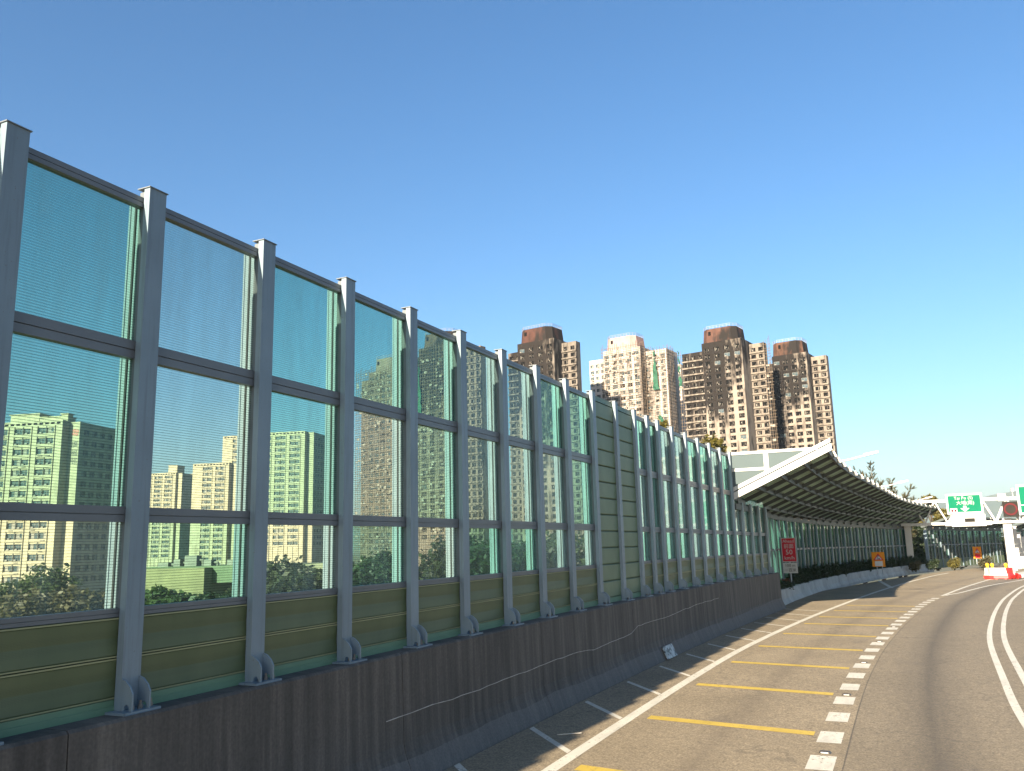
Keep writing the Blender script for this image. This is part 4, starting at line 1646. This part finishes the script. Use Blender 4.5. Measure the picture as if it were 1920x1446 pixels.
TE, HE = burnt_tower('apartment_tower', 'burnt tower seen wholly through the middle green panes', 786, 655, 345, -10, 17.5, 5.5, 8.5, 7.0,
                     [(6, 10, 14, 20, 0.8)], (0.18, 0.15, 0.118), (0.6, 0.5), 24, (0.08235, 0.05882, 0.04412))
scaffold('charred bamboo scaffold covering the tower behind the fifth glass bay', TE, -5, 17.5, -1.1, 2, HE - 0.5, 33, net=[(0.2, 2.6, HE - 30, HE - 4)])

# white scaffolded tower in the middle and the one at its left
def clad_tower(name, label, px, py, D, rot, main_w, left_w, right_w, base, seed, roof_rgb, zl, zr, dl=2.0, dr=4.0):
    p = at(px, py, D)
    H = p.z - GROUND
    T = thing(name, label, 'apartment tower', (p.x, p.y, GROUND), R(rot), 'apartment towers behind the barrier')
    mm, mr = 'wall_%s_a' % seed, 'wall_%s_c' % seed
    tower_mat(mm, base, (0.07059, 0.05294, 0.04118), [(main_w + 1, H - 20, 3, 26, 0.7)], 0.6, 0.25)
    tower_mat(mr, roof_rgb, (0.2, 0.12, 0.1), [], 0.5, 0.3)
    cols = [main_w * (i + 0.5) / 5 for i in range(5)]
    block(T, 'main_wall', 0, main_w, 0, 14, H, mm, cols, 2.35, 1.55, 2.8, 27, 0.8, WN + WB[:1], seed=seed, skip_low=4)
    if left_w:
        nl = max(1, int(round(left_w / 3.0)))
        block(T, 'side_wall', -left_w, -0.003, dl, 14, H + zl, mm, [-left_w + left_w * (i + 0.5) / nl for i in range(nl)], 1.9, 1.5, 2.8, 26, 0.8, WNS, seed=seed + 1, skip_low=4)
    if right_w:
        nr = max(1, int(round(right_w / 3.2)))
        block(T, 'side_wall', main_w + 0.003, main_w + right_w, dr, 16, H + zr, mm, [main_w + right_w * (i + 0.5) / nr for i in range(nr)], 1.9, 1.5, 2.8, 26, 0.8, WNS, seed=seed + 2, skip_low=4)
    plant_room(T, 0.3, main_w * 0.84, 1.5, 12, H, H + 6.0, mr)
    return T, H


PALE = (0.41, 0.365, 0.33)
TG, HG = clad_tower('apartment_tower', 'pale unburnt tower with pinkish roof block wrapped in scaffold', 1130, 660, 380, -10, 18.4, 8.2, 10.5, PALE, 41, (0.34, 0.215, 0.195), -2.8, -2.0)
scaffold('pale bamboo scaffold over the front of the white tower with pink roof block', TG, 0, 18.6, -1.2, 2, HG + 0.6, 34, side=4)
scaffold('bamboo scaffold with a long green net on the white tower right wing', TG, 19.2, 29.2, 2.9, 2, HG - 2, 35, net=[(22.5, 25.6, HG - 20, HG - 1.5), (23, 28, HG - 36, HG - 31)], side=8)
TK, HK = clad_tower('apartment_tower', 'scaffold-clad tower seen through the fourth glass bay', 692, 700, 370, -10, 16.5, 6.5, 0, (0.1471, 0.1235, 0.09706), 44, (0.1353, 0.1176, 0.09412), -2.5, 0)
scaffold('bamboo scaffold over the tower behind the fourth glass bay', TK, -6.5, 16.5, -1.2, 2, HK + 0.5, 36)
p = at(1250, 708, 425)
T = thing('apartment_tower', 'narrow pale tower in the gap between white and burnt towers', 'apartment tower', (p.x, p.y, GROUND), R(-10), 'apartment towers behind the barrier')
tower_mat('wall_51', PALE, (0.07059, 0.05294, 0.04118), [], 0.5, 0.3)
block(T, 'main_wall', 0, 4.4, 0, 10, p.z - GROUND, 'wall_51', [2.2], 2.35, 1.55, 2.8, 24, 0.8, WN, seed=51, skip_low=6)
block(T, 'side_wall', 4.403, 8.5, -2, 10, p.z - GROUND + 5.5, 'wall_51', [6.4], 2.35, 1.55, 2.8, 26, 0.8, WN, seed=52, skip_low=6)

# cream housing slabs at the left
CREAM = (0.36, 0.315, 0.225)


def slab(label, px, py, D, rot, width, deep, fin_y, seed, emblem=None, pitch=2.8, sidewin=True, roofbits=()):
    p = at(px, py, D)
    H = p.z - GROUND
    T = thing('apartment_block', label, 'apartment block', (p.x, p.y, GROUND), R(rot), 'cream housing slabs at the left')
    mm = 'wall_%s' % seed
    tower_mat(mm, CREAM, (0.1118, 0.08824, 0.05882), [], 0.5, 0.35)
    unit = 7.0
    cols = []
    x = -2.0
    while x > -width + 4:
        cols += [x - 1.35, x - 4.05]
        x -= unit
    wl, fl = block(T, 'main_wall', -width, 0, 0, fin_y + 4, H, mm, cols, 2.35, 1.55, pitch, 18, 0.8, WN, seed=seed, top_gap=1.5, skip_low=1)
    sc_ = [fin_y + 3.0 + 3.4 * i for i in range(int((deep - 5) / 3.4))] if sidewin else []
    block(T, 'fin_wall', 0.003, 3.1, fin_y, fin_y + deep, H - 0.3, mm, (), 2.35, 1.55, pitch, 18, 0.8, WN, sc_, WN, seed=seed + 1, top_gap=1.5, skip_low=1)
    x = -2.0
    while x > -width + 4:
        b = MB()
        b.tube([(x - 2.7, -0.12, 1), (x - 2.7, -0.12, H - 1.5)], 0.12, 6)
        b.build('drain_pipe', 'pipe', T, local=True)
        for xx in (x - 0.1, x - 5.35):
            b = MB()                                # bay pilaster
            b.box(xx - 0.12, xx + 0.12, -0.32, -0.002, 0.5, H - 1.4)
            b.build('pilaster', mm, T, local=True)
        x -= unit
    b = MB()                                         # spandrel bands below the windows, recessed shade between
    b.box(-2.6, 2.6, -0.24, -0.002, 0, 0.72)
    me = b.mesh('spandrel', mm)
    x = -2.0
    while x > -width + 4:
        for z in fl:
            obj('spandrel', me, T, (x - 2.7, 0, z - 0.78), 0, local=True)
        x -= unit
    vent = MB()
    vent.box(-0.55, 0.55, -0.02, 0.2, 0, 0.55)
    vme = vent.mesh('roof_vent', 'window_dark')
    xx = -1.2
    while xx > -width + 1:
        obj('roof_vent', vme, T, (xx, -0.003, H - 1.05), 0, local=True)
        xx -= 1.75
    for (x0, x1, y0, y1, hh) in roofbits:
        b = MB()
        b.box(x0, x1, y0, y1, H - 0.05, H + hh)
        b.box(x0 - 0.3, x1 + 0.3, y0 - 0.3, y1 + 0.3, H + hh, H + hh + 0.25)
        b.build('roof_house', mm, T, local=True)
    if emblem:
        e = MB()
        N = 16
        for i in range(N):
            a0, a1 = 2 * math.pi * i / N, 2 * math.pi * (i + 1) / N
            for ri, ro in ((0.30, 0.55), (0.78, 1.0)):
                if ro > 0.9 and i % 4 == 3:
                    continue
                pp = [(ri * math.cos(a0), ri * math.sin(a0)), (ro * math.cos(a0), ro * math.sin(a0)), (ro * math.cos(a1), ro * math.sin(a1)), (ri * math.cos(a1), ri * math.sin(a1))]
                e.hexa([(1.9 + u, fin_y - 0.003, H - 3.2 + v) for u, v in pp] + [(1.9 + u, fin_y - 0.05, H - 3.2 + v) for u, v in pp])
        e.build('emblem', 'emblem_red', T, local=True)
        for i, ch in enumerate(emblem):
            lettering(ch, 2.0, 'black_paint', T, 1.9, fin_y - 0.03, H - 6.6 - 2.25 * i)
    return T


slab('big cream apartment slab with red emblem behind the first glass bay', 118, 787, 227, 15, 37, 31, 2.9, 61, '廣福邨', roofbits=((-21, -12, 6, 12, 3.0), (-11, -3, 5, 9, 1.7), (-2.8, -0.8, 3, 5, 2.0)))
slab('cream apartment slab behind the third glass bay', 572, 808, 385, 15, 30, 44, 2.9, 64, None)
slab('stepped cream apartment block behind the second glass bay, right part', 430, 867, 425, 14, 20, 22, 3.0, 67, None, sidewin=False)
slab('taller pale block rising behind the second glass bay', 462, 816, 432, 14, 13, 20, 3.0, 70, None, sidewin=False)
slab('distant pinkish apartment block behind the second glass bay, left part', 330, 886, 520, 14, 34, 26, 2.0, 73, None, sidewin=False, roofbits=((-6.5, -0.5, 2, 10, 4.5),))
slab('small distant block between the pinkish and stepped blocks', 372, 888, 640, 14, 14, 20, 2.0, 76, None, sidewin=False)

# low cream building with rooftop plant
p = at(330, 1066, 165)
LB = thing('low_building', 'low cream building with rooftop ducts behind the second glass bay', 'building', (p.x, p.y, GROUND), R(15))
tower_mat('wall_low', (0.2235, 0.1941, 0.1118), (0.1294, 0.1059, 0.06471), [], 0.4, 0.3)
Hl = p.z - GROUND
block(LB, 'main_wall', -9, 6, 0, 16, Hl, 'wall_low', (), seed=80)
b = MB()
b.box(-9.2, 30, 3, 18, Hl - 3.0, Hl + 0.3)
b.build('rear_wall', 'cassette_dark', LB, local=True)
for i, (x, w_, hh) in enumerate(((-7, 2.2, 1.1), (-3.6, 1.4, 1.7), (-1.2, 2.6, 2.4), (3.0, 1.6, 1.5), (8, 3.2, 1.4), (13, 2.0, 1.1))):
    b = MB()
    b.box(x, x + w_, 5, 7, Hl + 0.3, Hl + hh)
    b.tube([(x + w_, 6, Hl + hh * 0.6), (x + w_ + 0.9, 6, Hl + hh * 0.6), (x + w_ + 0.9, 6, Hl + 0.3)], 0.28, 8)
    b.build('roof_plant', 'ac_unit', LB, local=True)

# ------------------------------------------------------------------ trees
def tree_parts(T, h, r, matn, seed, n=4200, leaf=0.30, nb=9, tall=0.55):
    rr = random.Random(seed)
    blobs = []
    b = MB()
    b.tube([(0, 0, -0.3), (0.1, 0.05, h * 0.3), (0.0, 0.1, h * 0.55), (0.1, 0, h * 0.85)], [0.28, 0.22, 0.16, 0.05], 8)
    for i in range(nb):
        a = 2 * math.pi * i / nb + rr.uniform(-0.4, 0.4)
        t = rr.uniform(0.2, 1.0)
        rad = r * rr.uniform(0.35, 0.85)
        z = h * (1 - tall) + h * tall * (0.15 + 0.7 * t)
        q = (math.cos(a) * rad * (1.1 - 0.5 * t), math.sin(a) * rad * (1.1 - 0.5 * t), z)
        s_ = r * rr.uniform(0.30, 0.50)
        blobs.append((*q, s_, s_, s_ * 0.75))
        b.tube([(0.02, 0.05, h * (0.3 + 0.3 * t)), (q[0] * 0.6, q[1] * 0.6, z - 0.4 * s_), q], [0.12, 0.07, 0.03], 6)
    blobs.append((0, 0, h * 0.88, r * 0.45, r * 0.45, h * 0.12))
    b.build('trunk', 'bark', T, smooth=True, local=True)
    obj('crown', leaf_mesh('crown', blobs, n, leaf, matn, seed), T, local=True)


TREES = [  # px, py of crown top, depth, radius, leaf, label
    (40, 1080, 62, 6.0, 'leaf_green', 'bushy green tree at the far left behind the first bay'),
    (130, 1092, 48, 4.6, 'leaf_olive', 'brownish tree low behind the first bay, beside its right post'),
    (300, 1090, 42, 3.6, 'leaf_green', 'leafy tree low in the left of the second bay'),
    (390, 1102, 52, 4.2, 'leaf_dark', 'dark low tree right of the leafy tree in the second bay'),
    (505, 1075, 60, 4.0, 'leaf_olive', 'tree crown beside the left post of the third bay'),
    (585, 1052, 48, 4.8, 'leaf_dark', 'dark tree in the lower right of the third bay'),
    (700, 1040, 52, 5.2, 'leaf_dark', 'dark tree crown low behind the fourth bay'),
    (815, 1050, 56, 5.0, 'leaf_green', 'green tree crown low behind the fifth bay'),
    (905, 1010, 50, 5.5, 'leaf_dark', 'tall dark tree low behind the sixth bay'),
    (985, 1005, 56, 5.5, 'leaf_dark', 'dark tree low behind the seventh bay'),
    (1060, 985, 60, 5.5, 'leaf_green', 'tree low behind the eighth and ninth bays'),
    (1215, 880, 70, 6.0, 'leaf_green', 'tall tree behind the narrow bays past the solid panels'),
    (1275, 870, 72, 5.5, 'leaf_dark', 'dark tree behind the bays before the canopy'),
    (1332, 806, 74, 3.6, 'leaf_yellow', 'yellow-green tree top showing above the barrier below the burnt tower'),
    (1242, 778, 86, 2.6, 'leaf_yellow', 'small brownish tree top just above the barrier left of the burnt tower'),
    (1400, 960, 82, 5.5, 'leaf_dark', 'dark tree behind the wall at the canopy start'),
    (1470, 975, 100, 5.0, 'leaf_green', 'tree behind the canopy wall near the speed sign'),
    (1540, 975, 118, 5.5, 'leaf_dark', 'tree behind the middle of the canopy wall'),
    (1610, 975, 132, 5.5, 'leaf_green', 'tree behind the far canopy wall'),
    (1742, 924, 150, 3.4, 'leaf_yellow', 'olive tree top above the far end of the canopy'),
    (1722, 985, 140, 3.6, 'leaf_dark', 'tree in the gap between the two canopies'),
]
for i, (px, py, D, r_, matn, lab) in enumerate(TREES):
    p = at(px, py, D)
    zb_ = GROUND if px < 1700 else GZ(p.y) - 1.0
    if px >= 1100 and px < 1700:
        zb_ = -6.0
    T = thing('tree', lab, 'tree', (p.x, p.y, zb_), rng.uniform(0, 6), 'trees behind the barrier')
    h = p.z - zb_
    tree_parts(T, h, r_, matn, 100 + i, 9000, 0.19 if D < 70 else 0.24, tall=0.6 if h < 14 else 0.5)


def casuarina(label, px, py, D, spread, seed):
    rr = random.Random(seed)
    p = at(px, py, D)
    T = thing('feathery_tree', label, 'tree', (p.x, p.y, -5.0), 0, 'feathery trees above the canopy')
    h = p.z + 5.0
    b = MB()
    b.tube([(0, 0, -0.5), (0.1, 0, h * 0.45), (0.1, 0.1, h * 0.78)], [0.30, 0.2, 0.06], 8)
    f = MB()

    def spray(c, d, ln):
        for _ in range(7):
            n = (d + Vector((rr.gauss(0, 0.30), rr.gauss(0, 0.30), rr.gauss(0.05, 0.25)))).normalized()
            e = c + n * ln * rr.uniform(0.5, 1.0)
            s_ = n.cross(Vector((rr.gauss(0, 1), rr.gauss(0, 1), rr.gauss(0, 1)))).normalized() * 0.030
            f.quad(c - s_, c + s_, e + s_ * 0.4, e - s_ * 0.4)
    for i in range(20):
        a = rr.uniform(0, 6.28)
        lean = rr.uniform(0.12, 0.85) * spread
        z0 = h * rr.uniform(0.38, 0.72)
        L = h * rr.uniform(0.14, 0.27)
        if i == 0:
            lean, z0, L = 0.08, h * 0.72, h * 0.28
        d = Vector((math.cos(a) * lean, math.sin(a) * lean, 1)).normalized()
        p0 = Vector((0.1, 0.08, z0))
        P_ = [p0 + d * (L * t) + Vector((0, 0, 0.12 * lean * t * t * L)) for t in (0, 0.33, 0.66, 1.0)]
        b.tube(P_, [0.08, 0.055, 0.035, 0.012], 5)
        for q in range(26):
            t = rr.uniform(0.15, 1.0)
            c = p0 + d * (L * t) + Vector((0, 0, 0.12 * lean * t * t * L))
            td = (d * 0.75 + Vector((rr.gauss(0, 0.5), rr.gauss(0, 0.5), rr.gauss(0, 0.25)))).normalized()
            tl = rr.uniform(0.5, 1.3) * (1.2 - 0.7 * t)
            b.bar(c, c + td * tl, 0.018)
            for m_ in (0.3, 0.6, 0.9):
                spray(c + td * tl * m_, td, 0.5)
    b.build('trunk', 'bark', T, local=True)
    f.build('crown', 'leaf_olive', T, local=True)


casuarina('tall feathery tree above the canopy edge, middle lamp arm', 1634, 869, 112, 1.2, 5)
casuarina('feathery tree above the canopy beside the nearest lamp arm', 1601, 884, 105, 1.0, 6)
casuarina('low feathery tree tops above the canopy near the farthest lamp arm', 1680, 921, 128, 1.3, 7)
casuarina('leaning feathery tree between the middle and farthest lamp arms', 1668, 900, 120, 1.6, 8)

# sunlit shrubs at the end of the planting strip
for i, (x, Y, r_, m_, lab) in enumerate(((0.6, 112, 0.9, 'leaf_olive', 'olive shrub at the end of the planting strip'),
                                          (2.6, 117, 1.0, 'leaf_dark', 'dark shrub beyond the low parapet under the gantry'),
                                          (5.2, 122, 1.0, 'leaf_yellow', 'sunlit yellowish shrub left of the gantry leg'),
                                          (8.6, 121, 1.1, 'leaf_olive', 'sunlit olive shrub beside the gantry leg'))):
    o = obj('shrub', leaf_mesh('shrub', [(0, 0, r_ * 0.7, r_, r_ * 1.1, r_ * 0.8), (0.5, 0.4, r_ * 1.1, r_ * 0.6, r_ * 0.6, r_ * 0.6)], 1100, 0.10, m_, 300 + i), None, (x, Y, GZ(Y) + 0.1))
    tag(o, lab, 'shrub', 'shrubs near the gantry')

# ------------------------------------------------------------------ air
s = NT('haze_air')
s.t.nodes.remove(s.b)
v_ = s.n('VolumePrincipled')
v_.inputs['Color'].default_value = (0.62, 0.80, 1.0, 1)
v_.inputs['Density'].default_value = 0.00006
s.l(v_.outputs[0], s.out.inputs['Volume'])
MATS['haze_air'] = s.m
b = MB()
b.box(-7000, 7000, -7000, 7000, -9.5, 215)
o = b.build('haze', 'haze_air')
o['kind'] = 'stuff'
o['label'] = 'thin bluish haze filling the air'
